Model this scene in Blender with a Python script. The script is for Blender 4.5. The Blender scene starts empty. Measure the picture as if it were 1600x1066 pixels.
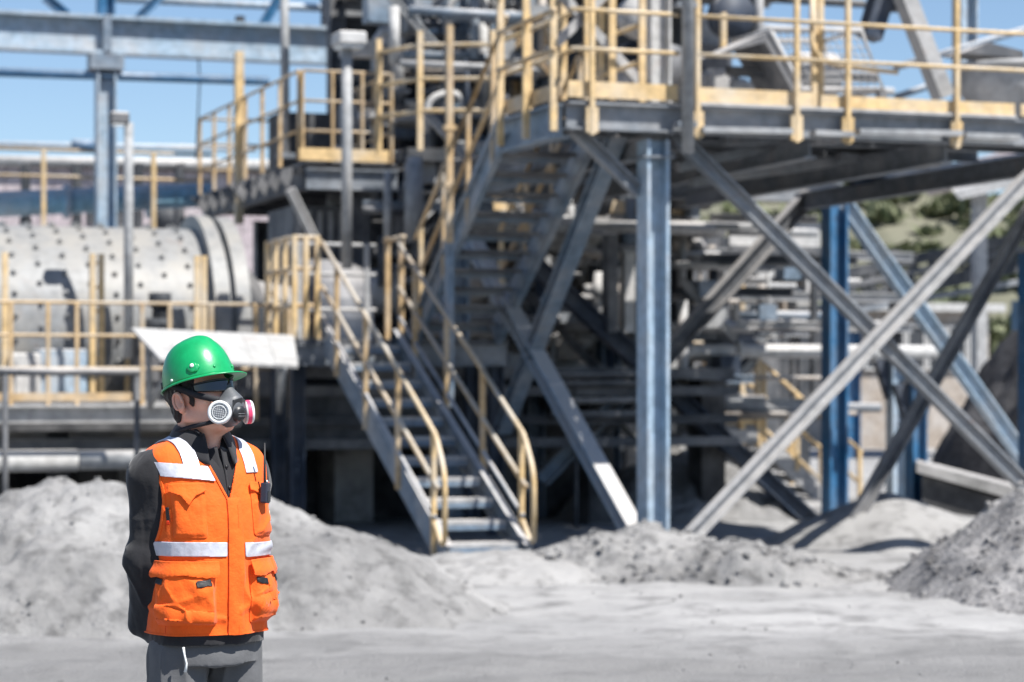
import bpy, bmesh, math, random
import numpy as np
from mathutils import Vector, Matrix
random.seed(7); np.random.seed(7)
R = math.radians
SC = bpy.context.scene
COL = SC.collection

# ------------------------------------------------------------------ camera, sky, sun, exposure
EYE = 1.6; F = 85 / 36 * 1600            # eye height, focal length in photo pixels
cam = bpy.data.cameras.new('camera'); camo = bpy.data.objects.new('camera', cam); COL.objects.link(camo)
camo.location = (0, 0, EYE); camo.rotation_euler = (R(90), 0, 0)
cam.lens = 85; cam.sensor_width = 36; cam.sensor_fit = 'HORIZONTAL'
cam.shift_y = (600 - 533) / 1600
cam.clip_start = .1; cam.clip_end = 2000
cam.dof.use_dof = True; cam.dof.focus_distance = 7.05; cam.dof.aperture_fstop = 3.6; cam.dof.aperture_blades = 0
SC.camera = camo
SUN_EL, SUN_AZ = 58, 52                  # azimuth: degrees to the right of straight behind the camera
w = bpy.data.worlds.new('World'); SC.world = w; w.use_nodes = True
nt = w.node_tree; bg = nt.nodes['Background']
sky = nt.nodes.new('ShaderNodeTexSky'); sky.sky_type = 'NISHITA'; sky.sun_disc = False
sky.sun_elevation = R(SUN_EL); sky.sun_rotation = R(180 - SUN_AZ); sky.altitude = 1500; sky.air_density = 1.0; sky.dust_density = .9; sky.ozone_density = 3.0
nt.links.new(sky.outputs[0], bg.inputs[0]); bg.inputs[1].default_value = .084
sun = bpy.data.lights.new('sun', 'SUN'); suno = bpy.data.objects.new('sun', sun); COL.objects.link(suno)
sun.energy = 5.0; sun.angle = R(.53); sun.color = (1, .965, .91)
tosun = Vector((math.cos(R(SUN_EL)) * math.sin(R(SUN_AZ)), -math.cos(R(SUN_EL)) * math.cos(R(SUN_AZ)), math.sin(R(SUN_EL))))
suno.rotation_euler = tosun.to_track_quat('Z', 'Y').to_euler(); suno.location = (5, -5, 20)
SC.view_settings.view_transform = 'Standard'; SC.view_settings.look = 'None'
SC.view_settings.exposure = .74; SC.view_settings.gamma = 1
SC.render.engine = 'CYCLES'; SC.cycles.use_denoising = True
SC.cycles.max_bounces = 5; SC.cycles.diffuse_bounces = 3; SC.cycles.sample_clamp_indirect = 6

# ------------------------------------------------------------------ coordinates of the plant
ANG = R(19.5); CU, SU = math.cos(ANG), math.sin(ANG); OX, OY = .47, 21.0
def W(u, v, z): return Vector((OX + CU * u - SU * v, OY + SU * u + CU * v, z))
def ray(px, py): return (px - 800) / F, (600 - py) / F
def atY(px, py, Y): a, b = ray(px, py); return Vector((a * Y, Y, EYE + b * Y))
def uv(p): dx, dy = p.x - OX, p.y - OY; return (CU * dx + SU * dy, -SU * dx + CU * dy, p.z)
def atv(px, py, v):
    a, b = ray(px, py)                   # -SU*(aY-OX)+CU*(Y-OY)=v
    Y = (v - SU * OX + CU * OY) / (CU - SU * a); return Vector((a * Y, Y, EYE + b * Y))
def atu(px, py, u):
    a, b = ray(px, py); Y = (u + CU * OX + SU * OY) / (CU * a + SU); return Vector((a * Y, Y, EYE + b * Y))
UV_U = Vector((CU, SU, 0)); UV_V = Vector((-SU, CU, 0)); UP = Vector((0, 0, 1))

# ------------------------------------------------------------------ materials
MATS = {}
def lnk(t, a, b): t.links.new(a, b)
def mat_base(name):
    m = bpy.data.materials.new(name); m.use_nodes = True; t = m.node_tree
    MATS[name] = m; return m, t, t.nodes['Principled BSDF']
def N(t, ty, **k):
    n = t.nodes.new(ty)
    for a, v in k.items(): setattr(n, a, v)
    return n
def noise(t, scale, detail=4, rough=.55, vec=None):
    n = N(t, 'ShaderNodeTexNoise'); n.inputs['Scale'].default_value = scale; n.inputs['Detail'].default_value = detail; n.inputs['Roughness'].default_value = rough
    if vec is None:
        g = N(t, 'ShaderNodeNewGeometry'); vec = g.outputs['Position']
    lnk(t, vec, n.inputs['Vector']); return n
def mrange(t, src, a, b, c=0, d=1):
    n = N(t, 'ShaderNodeMapRange'); lnk(t, src, n.inputs[0])
    for i, v in enumerate((a, b, c, d)): n.inputs[i + 1].default_value = v
    return n.outputs[0]
def mixc(t, fac, c1, c2):
    n = N(t, 'ShaderNodeMix', data_type='RGBA')
    if isinstance(fac, (int, float)): n.inputs[0].default_value = fac
    else: lnk(t, fac, n.inputs[0])
    for i, c in ((6, c1), (7, c2)):
        if isinstance(c, tuple): n.inputs[i].default_value = (*c, 1)
        else: lnk(t, c, n.inputs[i])
    return n.outputs[2]
def mth(t, op, a, b):
    n = N(t, 'ShaderNodeMath', operation=op)
    for i, c in enumerate((a, b)):
        if isinstance(c, (int, float)): n.inputs[i].default_value = c
        else: lnk(t, c, n.inputs[i])
    return n.outputs[0]
DUST = (.50, .48, .465)
def paint(name, col, dust=.3, top=.85, rough=.6, metal=0., rust=0., dustcol=DUST, spec=.4):
    """weathered paint: base colour, blotches of dust, dust lying on upward faces, some rust"""
    m, t, b = mat_base(name)
    n1 = noise(t, 1.7, 3, .65); n2 = noise(t, 9, 2, .6)
    var = mixc(t, mrange(t, n2.outputs[0], .3, .7), tuple(c * .72 for c in col), tuple(min(1, c * 1.18) for c in col))
    g = N(t, 'ShaderNodeNewGeometry'); s = N(t, 'ShaderNodeSeparateXYZ'); lnk(t, g.outputs['True Normal'], s.inputs[0])
    up = mrange(t, s.outputs[2], .25, .8, 0, top)
    blot = mrange(t, n1.outputs[0], .42, .72, 0, dust * 1.6)
    up2 = mth(t, 'MULTIPLY', up, mrange(t, n2.outputs[0], .2, .5, .45, 1))
    fac = mth(t, 'MINIMUM', mth(t, 'ADD', up2, blot), .96)
    c = mixc(t, fac, var, dustcol)
    if rust:
        n3 = noise(t, 4.3, 3, .7); c = mixc(t, mrange(t, n3.outputs[0], .62, .7, 0, rust), c, (.2, .09, .045))
    lnk(t, c, b.inputs['Base Color']); b.inputs['Roughness'].default_value = rough; b.inputs['Metallic'].default_value = metal
    b.inputs['Specular IOR Level'].default_value = spec
    return m
paint('steel', (.17, .19, .215), .25, .85, .55, .0, .3)
paint('steelblue', (.15, .205, .27), .3, .85, .5, 0, .15)
paint('blue', (.028, .13, .27), .12, .7, .45)
paint('paleblue', (.30, .40, .50), .35, .9, .5, 0, .2)
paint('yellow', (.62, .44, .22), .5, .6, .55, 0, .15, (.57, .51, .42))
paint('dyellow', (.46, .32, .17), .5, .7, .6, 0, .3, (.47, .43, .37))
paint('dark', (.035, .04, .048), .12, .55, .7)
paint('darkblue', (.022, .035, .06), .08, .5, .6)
paint('midgrey', (.085, .09, .1), .22, .85, .7)
paint('greypaint', (.36, .36, .36), .35, .8, .6, 0, .15)
paint('white', (.46, .46, .455), .35, .5, .65, 0, .2)
paint('millshell', (.205, .215, .225), .6, .5, .5, 0, .2, (.29, .278, .255))
paint('galv', (.27, .28, .29), .3, .7, .6, 0)
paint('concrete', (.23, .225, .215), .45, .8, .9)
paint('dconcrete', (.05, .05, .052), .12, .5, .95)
paint('cladding', (.42, .36, .38), .25, .5, .7, 0, .1)
paint('bluemotor', (.22, .42, .56), .35, .6, .5)
paint('red', (.4, .04, .035), .1, .5, .5)
paint('awning', (.36, .36, .358), .5, .35, .65, 0, .3, (.42, .415, .405))
paint('tan', (.34, .29, .245), .4, .8, .8)
def ground_mat(name, c1, c2, scale, road=False, bump=.5, fine=60):
    m, t, b = mat_base(name)
    n1 = noise(t, scale, 5, .65); n2 = noise(t, scale * 7, 4, .6); n3 = noise(t, fine, 2, .7)
    c = mixc(t, mrange(t, n1.outputs[0], .35, .65), c1, c2)
    c = mixc(t, mrange(t, n2.outputs[0], .50, .68, 0, .7), c, tuple(x * .5 for x in c1))
    if road:
        g = N(t, 'ShaderNodeNewGeometry'); s = N(t, 'ShaderNodeSeparateXYZ'); lnk(t, g.outputs['Position'], s.inputs[0])
        mp = N(t, 'ShaderNodeMapping'); mp.inputs['Scale'].default_value = (.25, 1, 1); lnk(t, g.outputs['Position'], mp.inputs[0])
        nn = noise(t, 1.2, 6, .6, mp.outputs[0])
        d = mth(t, 'ADD', s.outputs[1], mrange(t, nn.outputs[0], 0, 1, -3.2, 3.2))
        f = mrange(t, d, 14.0, 16.0, 1, 0)
        c = mixc(t, mth(t, 'MULTIPLY', f, .75), c, tuple(x * .56 for x in c1))
        c = mixc(t, mrange(t, nn.outputs[0], .55, .7, 0, .4), c, tuple(x * .62 for x in c1))
    lnk(t, c, b.inputs['Base Color']); b.inputs['Roughness'].default_value = .95; b.inputs['Specular IOR Level'].default_value = .15
    bp = N(t, 'ShaderNodeBump'); bp.inputs['Strength'].default_value = bump; bp.inputs['Distance'].default_value = .04
    ad = mth(t, 'ADD', n2.outputs[0], mth(t, 'MULTIPLY', n3.outputs[0], .4))
    lnk(t, ad, bp.inputs['Height']); lnk(t, bp.outputs[0], b.inputs['Normal']); return m
ground_mat('ground', (.285, .283, .282), (.385, .38, .376), .35, True, 1.0)
ground_mat('dustpile', (.18, .178, .176), (.34, .335, .33), .9, False, 1.0)
ground_mat('palepile', (.26, .256, .252), (.33, .325, .32), .8, False, .6)
ground_mat('coarsepile', (.15, .148, .15), (.36, .35, .345), 2.2, False, 1.0, 30)
ground_mat('darkpile', (.03, .03, .034), (.075, .075, .08), 1.2, False, 1.0)
ground_mat('hill', (.125, .13, .09), (.185, .18, .135), .06, False, .3)
def plain(name, col, rough=.6, metal=0, spec=.5, var=.12, nscale=30, bump=0., bscale=200, sheen=0, coat=0):
    m, t, b = mat_base(name)
    tc = N(t, 'ShaderNodeTexCoord')
    n = noise(t, nscale, 4, .6, tc.outputs['Object'])
    lnk(t, mixc(t, mrange(t, n.outputs[0], .3, .7), tuple(c * (1 - var) for c in col), tuple(min(1, c * (1 + var)) for c in col)), b.inputs['Base Color'])
    b.inputs['Roughness'].default_value = rough; b.inputs['Metallic'].default_value = metal; b.inputs['Specular IOR Level'].default_value = spec
    if sheen: b.inputs['Sheen Weight'].default_value = sheen
    if coat: b.inputs['Coat Weight'].default_value = coat
    if bump:
        bp = N(t, 'ShaderNodeBump'); bp.inputs['Strength'].default_value = bump; bp.inputs['Distance'].default_value = .003
        lnk(t, noise(t, bscale, 3, .6, tc.outputs['Object']).outputs[0], bp.inputs['Height']); lnk(t, bp.outputs[0], b.inputs['Normal'])
    return m
plain('orange', (.90, .125, .011), .75, 0, .25, .16, 9, .5, 130, .12)
plain('orangetrim', (.72, .05, .012), .8, 0, .2, .1, 20)
plain('tape', (.56, .57, .64), .38, .15, .5, .08, 40, .2, 120)
plain('shirt', (.019, .019, .022), .85, 0, .25, .2, 12, .4, 60, .25)
plain('trousers', (.11, .112, .118), .8, 0, .25, .14, 10, .4, 70, .1)
plain('black', (.012, .012, .014), .5, 0, .4, .2)
plain('strap', (.02, .02, .024), .7, 0, .3, .2, 60)
plain('hair', (.012, .010, .010), .45, 0, .5, .4, 120, 1.0, 400)
plain('helmet', (.006, .31, .10), .33, 0, .5, .16, 22, .12, 60, 0, .15)
plain('helmetliner', (.25, .27, .26), .6)
plain('whiteplastic', (.72, .74, .74), .4, 0, .5, .05)
plain('filtergrey', (.50, .51, .52), .5, 0, .5, .08, 200)
plain('maskgrey', (.10, .105, .115), .48, 0, .5, .12, 50, .15, 150)
plain('maskblack', (.022, .023, .026), .4, 0, .5)
plain('pink', (.80, .06, .16), .55)
plain('lens', (.006, .009, .016), .07, 0, .8, .05)
plain('glove', (.08, .22, .55), .5, 0, .4, .1)
plain('metal', (.62, .62, .62), .3, .9)
plain('radio', (.025, .028, .045), .4, 0, .5)
def skin_mat():
    m, t, b = mat_base('skin'); tc = N(t, 'ShaderNodeTexCoord')
    n = noise(t, 18, 5, .6, tc.outputs['Object']); n2 = noise(t, 160, 3, .6, tc.outputs['Object'])
    c = mixc(t, mrange(t, n.outputs[0], .35, .65), (.68, .345, .24), (.76, .44, .325))
    lnk(t, c, b.inputs['Base Color']); b.inputs['Roughness'].default_value = .5
    b.inputs['Subsurface Weight'].default_value = .12; b.inputs['Subsurface Radius'].default_value = (.012, .005, .003)
    bp = N(t, 'ShaderNodeBump'); bp.inputs['Strength'].default_value = .15; bp.inputs['Distance'].default_value = .001
    lnk(t, n2.outputs[0], bp.inputs['Height']); lnk(t, bp.outputs[0], b.inputs['Normal'])
skin_mat()
def leaf_mat(name, c1, c2):
    m, t, b = mat_base(name); n = noise(t, 1.1, 3); lnk(t, mixc(t, mrange(t, n.outputs[0], .35, .65), c1, c2), b.inputs['Base Color']); b.inputs['Roughness'].default_value = .7
leaf_mat('leaf', (.10, .12, .055), (.17, .18, .10)); leaf_mat('bark', (.12, .09, .07), (.16, .12, .09))

# ------------------------------------------------------------------ objects and meshes
ORG = {}                                 # world origin of each object, so that parts can be given in world coordinates
def mesh(name, vs, fs, smooth=False):
    me = bpy.data.meshes.new(name); me.from_pydata([tuple(v) for v in vs], [], [tuple(f) for f in fs]); me.validate(); me.update()
    if smooth: me.shade_smooth()
    return me
def link(name, me, m, parent=None, loc=(0, 0, 0)):
    o = bpy.data.objects.new(name, me); COL.objects.link(o); o.location = loc
    if m is not None and me is not None: me.materials.append(MATS[m])
    if parent: o.parent = parent
    return o
def tag(o, label=None, cat=None, group=None, kind=None):
    for k, v in (('label', label), ('category', cat), ('group', group), ('kind', kind)):
        if v: o[k] = v
    return o
def thing(name, label, cat, loc=(0, 0, 0), group=None):
    o = bpy.data.objects.new(name, None); COL.objects.link(o); o.location = loc; o.empty_display_size = .3
    ORG[o.name] = Vector(loc); return tag(o, label, cat, group)
def part(name, vs, fs, m, parent=None, smooth=False, bevel=0):
    org = Vector((0, 0, 0)); p = parent
    if p is not None: org = ORG.get(p.name, Vector((0, 0, 0)))
    vs = [Vector(v) for v in vs]
    loc = vs[0].copy() if parent is None else Vector((0, 0, 0))
    if parent is None: loc = sum(vs, Vector()) / len(vs); loc.z = min(v.z for v in vs); org = loc
    o = link(name, mesh(name, [v - org for v in vs], fs, smooth), m, parent, loc if parent is None else (0, 0, 0))
    ORG[o.name] = org
    if bevel:
        b = o.modifiers.new('bevel', 'BEVEL'); b.width = bevel; b.segments = 1; b.limit_method = 'ANGLE'
    return o
def frame_of(p0, p1, up):
    t = (p1 - p0).normalized(); up = Vector(up); n = up - t * up.dot(t)
    if n.length < 1e-4: n = Vector((0, 1, 0)) - t * t.y
    n.normalize(); return t, n, t.cross(n)
def extrude(p0, p1, prof, up=UP):
    """profile points (side, up) swept from p0 to p1"""
    p0, p1 = Vector(p0), Vector(p1); t, n, s = frame_of(p0, p1, up); k = len(prof)
    vs = [p + s * a + n * b for p in (p0, p1) for a, b in prof]
    fs = [(i, (i + 1) % k, k + (i + 1) % k, k + i) for i in range(k)] + [tuple(range(k))[::-1], tuple(range(k, 2 * k))]
    return vs, fs
def prof_h(w, h, tf=.018, tw=.012):
    a, b, c = w / 2, h / 2, tw / 2
    return [(-a, -b), (a, -b), (a, -b + tf), (c, -b + tf), (c, b - tf), (a, b - tf), (a, b), (-a, b), (-a, b - tf), (-c, b - tf), (-c, -b + tf), (-a, -b + tf)]
def prof_c(w, h, t=.014):
    a, b = w, h / 2
    return [(0, -b), (a, -b), (a, -b + t), (t, -b + t), (t, b - t), (a, b - t), (a, b), (0, b)]
def prof_l(w, h, t=.012): return [(0, 0), (w, 0), (w, t), (t, t), (t, h), (0, h)]
def prof_b(w, h): return [(-w / 2, -h / 2), (w / 2, -h / 2), (w / 2, h / 2), (-w / 2, h / 2)]
def hbeam(p0, p1, w, h, m, par, name='beam', up=UP, tf=.02): return part(name, *extrude(p0, p1, prof_h(w, h, tf, tf * .7), up), m, par)
def cbeam(p0, p1, w, h, m, par, name='beam', up=UP): return part(name, *extrude(p0, p1, prof_c(w, h), up), m, par)
def bbeam(p0, p1, w, h, m, par, name='beam', up=UP, bevel=0): return part(name, *extrude(p0, p1, prof_b(w, h), up), m, par, False, bevel)
def lbeam(p0, p1, w, h, m, par, name='brace', up=UP): return part(name, *extrude(p0, p1, prof_l(w, h), up), m, par)
def tube_geo(pts, r, n=8, closed=False):
    pts = [Vector(p) for p in pts]; vs, fs = [], []; k = len(pts); pn = None
    for i, p in enumerate(pts):
        a = pts[i - 1] if (i > 0 or closed) else p; b = pts[(i + 1) % k] if (i < k - 1 or closed) else p
        t = (b - a).normalized()
        if pn is None:
            pn = Vector((0, 0, 1)) if abs(t.z) < .9 else Vector((1, 0, 0))
        q = pn - t * pn.dot(t); q.normalize(); pn = q; s = t.cross(q)
        rr = r[i] if isinstance(r, (list, tuple)) else r
        vs += [p + (q * math.cos(2 * math.pi * j / n) + s * math.sin(2 * math.pi * j / n)) * rr for j in range(n)]
    m = k if closed else k - 1
    for i in range(m):
        for j in range(n):
            a0 = i * n; b0 = ((i + 1) % k) * n
            fs.append((a0 + j, a0 + (j + 1) % n, b0 + (j + 1) % n, b0 + j))
    if not closed: fs += [tuple(range(n))[::-1], tuple(range((k - 1) * n, k * n))]
    return vs, fs
def tube(name, pts, r, m, par, n=8, closed=False): return part(name, *tube_geo(pts, r, n, closed), m, par, True)
def round_path(pts, r=.12, k=4):
    pts = [Vector(p) for p in pts]; out = [pts[0]]
    for a, b, c in zip(pts, pts[1:], pts[2:]):
        d1 = (a - b); d2 = (c - b); rr = min(r, d1.length * .45, d2.length * .45); s = b + d1.normalized() * rr; e = b + d2.normalized() * rr
        for i in range(k + 1):
            f = i / k; out.append(s * (1 - f) ** 2 + b * 2 * f * (1 - f) + e * f * f)
    return out + [pts[-1]]
def box_geo(c, d, ax=UV_U, ay=UV_V):
    c = Vector(c); vs = [c + ax * (sx * d[0] / 2) + ay * (sy * d[1] / 2) + UP * (sz * d[2] / 2) for sz in (-1, 1) for sy in (-1, 1) for sx in (-1, 1)]
    return vs, [(0, 2, 3, 1), (4, 5, 7, 6), (0, 1, 5, 4), (2, 6, 7, 3), (0, 4, 6, 2), (1, 3, 7, 5)]
def ubox(u0, u1, v0, v1, z0, z1, m, par, name, bevel=0):
    return part(name, *box_geo(W((u0 + u1) / 2, (v0 + v1) / 2, (z0 + z1) / 2), (abs(u1 - u0), abs(v1 - v0), abs(z1 - z0))), m, par, False, bevel)
def prism(name, pts, off, m, par, bevel=0):
    """planar outline pts pushed along vector off"""
    k = len(pts); pts = [Vector(p) for p in pts]; off = Vector(off)
    vs = pts + [p + off for p in pts]
    fs = [tuple(range(k)), tuple(range(2 * k - 1, k - 1, -1))] + [(i, k + i, k + (i + 1) % k, (i + 1) % k) for i in range(k)]
    return part(name, vs, fs, m, par, False, bevel)
def revolve_geo(c, axis, prof, n=32, a0=0, a1=2 * math.pi):
    """profile of (distance along axis, radius)"""
    c = Vector(c); axis = Vector(axis).normalized(); q = (UP - axis * UP.dot(axis))
    if q.length < 1e-3: q = Vector((1, 0, 0))
    q.normalize(); s = axis.cross(q); vs, fs = [], []; k = len(prof)
    for j in range(n):
        a = a0 + (a1 - a0) * j / n
        vs += [c + axis * d + (q * math.cos(a) + s * math.sin(a)) * r for d, r in prof]
    for j in range(n):
        b = ((j + 1) % n) * k
        fs += [(j * k + i, j * k + i + 1, b + i + 1, b + i) for i in range(k - 1)]
    return vs, fs
def revolve(name, c, axis, prof, m, par, n=32): return part(name, *revolve_geo(c, axis, prof, n), m, par, True)
def autosmooth(o, ang=35):
    me = o.data; me.shade_smooth(); me.set_sharp_from_angle(angle=R(ang)); return o
def railing(par, p0, p1, zoff, heights=(1.0, .66, .33), posts=None, m='yellow', r=.02, post_w=.045, toe=None, toe_m='yellow', low=0., side=None):
    """posts and rails between two floor points; each post and rail its own part"""
    p0, p1 = Vector(p0), Vector(p1); d = p1 - p0
    n = posts or max(2, int(d.length / 1.2) + 1)
    fr = [i / (n - 1) for i in range(n)] if isinstance(n, int) else n
    for f in fr:
        b = p0 + d * f; bbeam(b + UP * low, b + UP * heights[0], post_w, post_w * .6, m, par, 'post', d)
    for h in heights: tube('rail', [p0 + UP * h, p1 + UP * h], r, m, par, 8)
    if toe:
        bbeam(p0 + UP * toe[0], p1 + UP * toe[0], .02, toe[1], toe_m, par, 'toe_board')

# value noise for geometry
_perm = np.random.RandomState(3).rand(64, 64, 64)
def vnoise(p):
    p = np.asarray(p, float); i = np.floor(p).astype(int); f = p - i; f = f * f * (3 - 2 * f); out = 0
    for dx in (0, 1):
        for dy in (0, 1):
            for dz in (0, 1):
                wt = (f[..., 0] if dx else 1 - f[..., 0]) * (f[..., 1] if dy else 1 - f[..., 1]) * (f[..., 2] if dz else 1 - f[..., 2])
                out = out + wt * _perm[(i[..., 0] + dx) % 64, (i[..., 1] + dy) % 64, (i[..., 2] + dz) % 64]
    return out - .5
def fbm(p, o=4, g=.5):
    s, a, f = 0, 1, 1; p = np.asarray(p, float)
    for k in range(o): s = s + a * vnoise(p * f + 7.3 * k); a *= g; f *= 2.03
    return s
def grid_faces(nx, ny):
    i = np.arange(nx * ny).reshape(ny, nx); return np.stack([i[:-1, :-1], i[:-1, 1:], i[1:, 1:], i[1:, :-1]], -1).reshape(-1, 4).tolist()

# ------------------------------------------------------------------ ground and piles
def ground():
    n = 160; xs = np.concatenate([-np.geomspace(700, 14, 30), np.linspace(-13, 13, 120), np.geomspace(14, 700, 30)])
    ys = np.concatenate([np.linspace(-30, 5, 12), np.linspace(5.3, 24, 260), np.geomspace(25, 1200, 40)])
    X, Y = np.meshgrid(xs, ys); P = np.stack([X, Y, X * 0], -1)
    near = np.clip((40 - np.hypot(X, Y - 10)) / 20, 0, 1)
    Z = (fbm(P * [.5, 1.1, 1], 3) * .05 + fbm(P * [1.6, 3, 1] + 5, 4) * .05 + fbm(P * [5, 8, 1] + 9, 3) * .03) * near
    o = link('ground', mesh('ground', np.stack([X, Y, Z], -1).reshape(-1, 3), grid_faces(len(xs), len(ys)), True), 'ground'); tag(o, kind='structure')
ground()
def pile(name, label, cx, cy, rx, ry, h, m, seed, rough=.06, power=1.15, rot=0., fine=.02, n=110, flat=0., skew=0.):
    a = np.linspace(-1.25, 1.25, n); X, Y = np.meshgrid(a, a)
    P = np.stack([X * rx, Y * ry, X * 0 + seed * 11.7], -1)
    d = np.hypot(X - skew * (1 - np.abs(X)), Y) * (1 + .22 * fbm(np.stack([np.cos(np.arctan2(Y, X)) * 1.6, np.sin(np.arctan2(Y, X)) * 1.6, X * 0 + seed], -1), 2))
    prof = np.clip(1 - d, -.25, 1); prof = np.where(prof > 0, np.minimum(prof, 1 - flat) ** power / (1 - flat) ** power, prof)
    env = np.clip(prof * 6, 0, 1)
    Z = h * prof + env * (fbm(P * 1.1, 4, .55) * rough * 2.2 + fbm(P * 6, 3, .6) * fine * 2 + np.abs(fbm(P * 2.3 + 3, 3)) * rough)
    Z = np.where(prof <= 0, prof * .8 - .01, Z)
    c, s = math.cos(rot), math.sin(rot)
    vs = np.stack([X * rx * c - Y * ry * s, X * rx * s + Y * ry * c, Z], -1).reshape(-1, 3)
    o = link(name, mesh(name, vs, grid_faces(n, n), True), m, None, (cx, cy, 0)); ORG[o.name] = Vector((cx, cy, 0))
    return tag(o, label, 'pile', 'piles of dust, rubble and gravel'), vs + np.array([cx, cy, 0])
def px_ground(px, py): Y = EYE * F / (py - 600); return (px - 800) / F * Y, Y
_, v0_ = pile('dust_pile', 'long grey dust pile behind the worker, lower left', -2.72, 17.3, 2.5, 2.0, .81, 'dustpile', 1, .10, .9, 0, .035, 190, .25)
pile('dust_pile', 'low grey dust pile at the left picture edge', -5.2, 18.6, 1.9, 1.6, .85, 'dustpile', 2, .06, 1., 0, .02, 90, .1)
pile('dust_pile', 'pale dust heaped at the foot of the lower stairs', -.12, 20.4, 1.1, .95, .20, 'palepile', 3, .04, 1., 0, .015, 80, .2)
_, v1 = pile('rubble_pile', 'grey rubble mound at the base of the tall blue column', 1.05, 20.7, 1.1, 1.05, .40, 'dustpile', 4, .08, 1., 0, .035, 110, .1)
_, v2 = pile('rubble_pile', 'low lumpy rubble mound between the crossed braces and the tall column', 1.95, 20.2, 1.25, .9, .24, 'dustpile', 5, .09, 1., 0, .04, 110, .2)
pile('gravel_pile', 'smooth pale gravel cone beside the blue rear column', 3.75, 24.2, 1.25, 1.3, .52, 'palepile', 6, .015, .85, 0, .006, 90, .06)
_, v3 = pile('gravel_pile', 'dark coarse gravel pile at the right picture edge', 4.75, 18.7, 1.85, 2.0, 1.25, 'coarsepile', 7, .06, 1.05, 0, .03, 140, .05)
pile('slag_heap', 'black slag heap far right behind the braces', 9.4, 38.0, 3.0, 3.4, 3.7, 'darkpile', 8, .3, .8, 0, .06, 90, .1)
pile('rubble_pile', 'brown rubble heap under the far yellow stairs', 2.1, 29.0, 1.6, 1.3, .75, 'dustpile', 9, .1, .9, 0, .04, 80, .1)
pile('rubble_pile', 'pale rubble heap right behind the tall blue column', 2.05, 29.3, .7, .7, 1.0, 'palepile', 10, .07, .7, 0, .03, 80, .2)
def rock_mesh(name, s):
    bm = bmesh.new(); bmesh.ops.create_icosphere(bm, subdivisions=1, radius=1)
    for v in bm.verts: v.co *= .75 + random.random() * .5
    me = bpy.data.meshes.new(name); bm.to_mesh(me); bm.free(); return me
def rocks(name, label, vsets, count, smin, smax, m, seed):
    rs = np.random.RandomState(seed); bv, bf = [], []
    base = rock_mesh('r', 1); v0 = np.array([v.co[:] for v in base.vertices]); f0 = np.array([p.vertices[:] for p in base.polygons])
    pts = np.concatenate(vsets); pts = pts[pts[:, 2] > -.02]; idx = rs.choice(len(pts), count)
    for j, i in enumerate(idx):
        s = smin * (smax / smin) ** (rs.rand() ** 2.2); a = rs.rand() * 6.3; sc = np.array([1, .6 + .5 * rs.rand(), .45 + .4 * rs.rand()]) * s
        p = v0[:, [0, 1, 2]][:, rs.permutation(3)] * sc; p = np.stack([p[:, 0] * math.cos(a) - p[:, 1] * math.sin(a), p[:, 0] * math.sin(a) + p[:, 1] * math.cos(a), p[:, 2]], -1)
        q = pts[i] + [rs.randn() * .03, rs.randn() * .03, s * .15]; bf.append(f0 + len(v0) * j); bv.append(p + q)
    vs = np.concatenate(bv); o = link(name, mesh(name, vs, np.concatenate(bf).tolist()), m); tag(o, label, 'gravel', None, 'stuff')
rocks('loose_gravel', 'coarse stones covering the dark gravel pile at right', [v3], 2600, .008, .045, 'coarsepile', 1)
rocks('loose_rubble', 'lumps of rubble on the mounds by the columns', [v1, v2], 900, .01, .06, 'dustpile', 2)
rocks('loose_clods', 'small clods on the long dust pile behind the worker', [v0_], 900, .005, .026, 'dustpile', 5)
gx = np.stack([np.random.uniform(-4.5, 4.6, 3000), np.random.uniform(8, 20, 3000), np.zeros(3000)], -1)
rocks('ground_pebbles', 'small pebbles strewn over the dusty ground', [gx], 900, .004, .018, 'dustpile', 3)

# ------------------------------------------------------------------ main platform
DZ = 4.08
P = thing('steel_platform', 'high grey-blue steel platform with yellow railings and crossed braces, upper right', 'platform', W(.9, .15, 0))
colA = hbeam(W(.87, .12, .02), W(.87, .12, 3.75), .25, .21, 'paleblue', P, 'column', UV_U, .03)
part('gusset', *box_geo(W(.87, .12, 3.6), (.3, .3, .02)), 'steel', colA)
hbeam(W(5.67, 6, .02), W(5.67, 6, 3.75), .24, .24, 'blue', P, 'column', UV_U, .03)
hbeam(W(.95, 6, .02), W(.95, 6, 3.75), .26, .26, 'steelblue', P, 'column', UV_U, .03)
hbeam(W(6.6, .12, .02), W(6.6, .12, 3.75), .26, .26, 'paleblue', P, 'column', UV_U, .03)
c = uv(atv(1600, 500, 3)); hbeam(W(c[0] + .12, 3, .02), W(c[0] + .12, 3, 3.0), .24, .24, 'blue', P, 'column', UV_U, .03)
# edge beams and joists
hbeam(W(0, 0, 3.93), W(7.3, 0, 3.93), .16, .24, 'steel', P, 'edge_beam')
hbeam(W(.0, .1, 3.90), W(.0, 1.6, 3.90), .16, .30, 'steelblue', P, 'edge_beam'); hbeam(W(.95, 1.6, 3.90), W(.95, 6.1, 3.90), .14, .28, 'midgrey', P, 'edge_beam')
hbeam(W(.9, 6.2, 3.90), W(5.85, 6.2, 3.90), .16, .30, 'steel', P, 'edge_beam')
for v in (1.1, 2.1, 3.1, 4.1, 5.1): hbeam(W(.1 if v < 1.5 else 1.05, v, 3.95), W(7.2 if v < 1.5 else 5.3, v, 3.95), .10, .16, 'steel', P, 'joist')
for u in (1.0, 2.4, 3.8, 5.25, 6.6): hbeam(W(u, .1, 3.74), W(u, 6.1 if u < 6 else 1.2, 3.74), .12, .2, 'steel', P, 'cross_beam')
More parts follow.
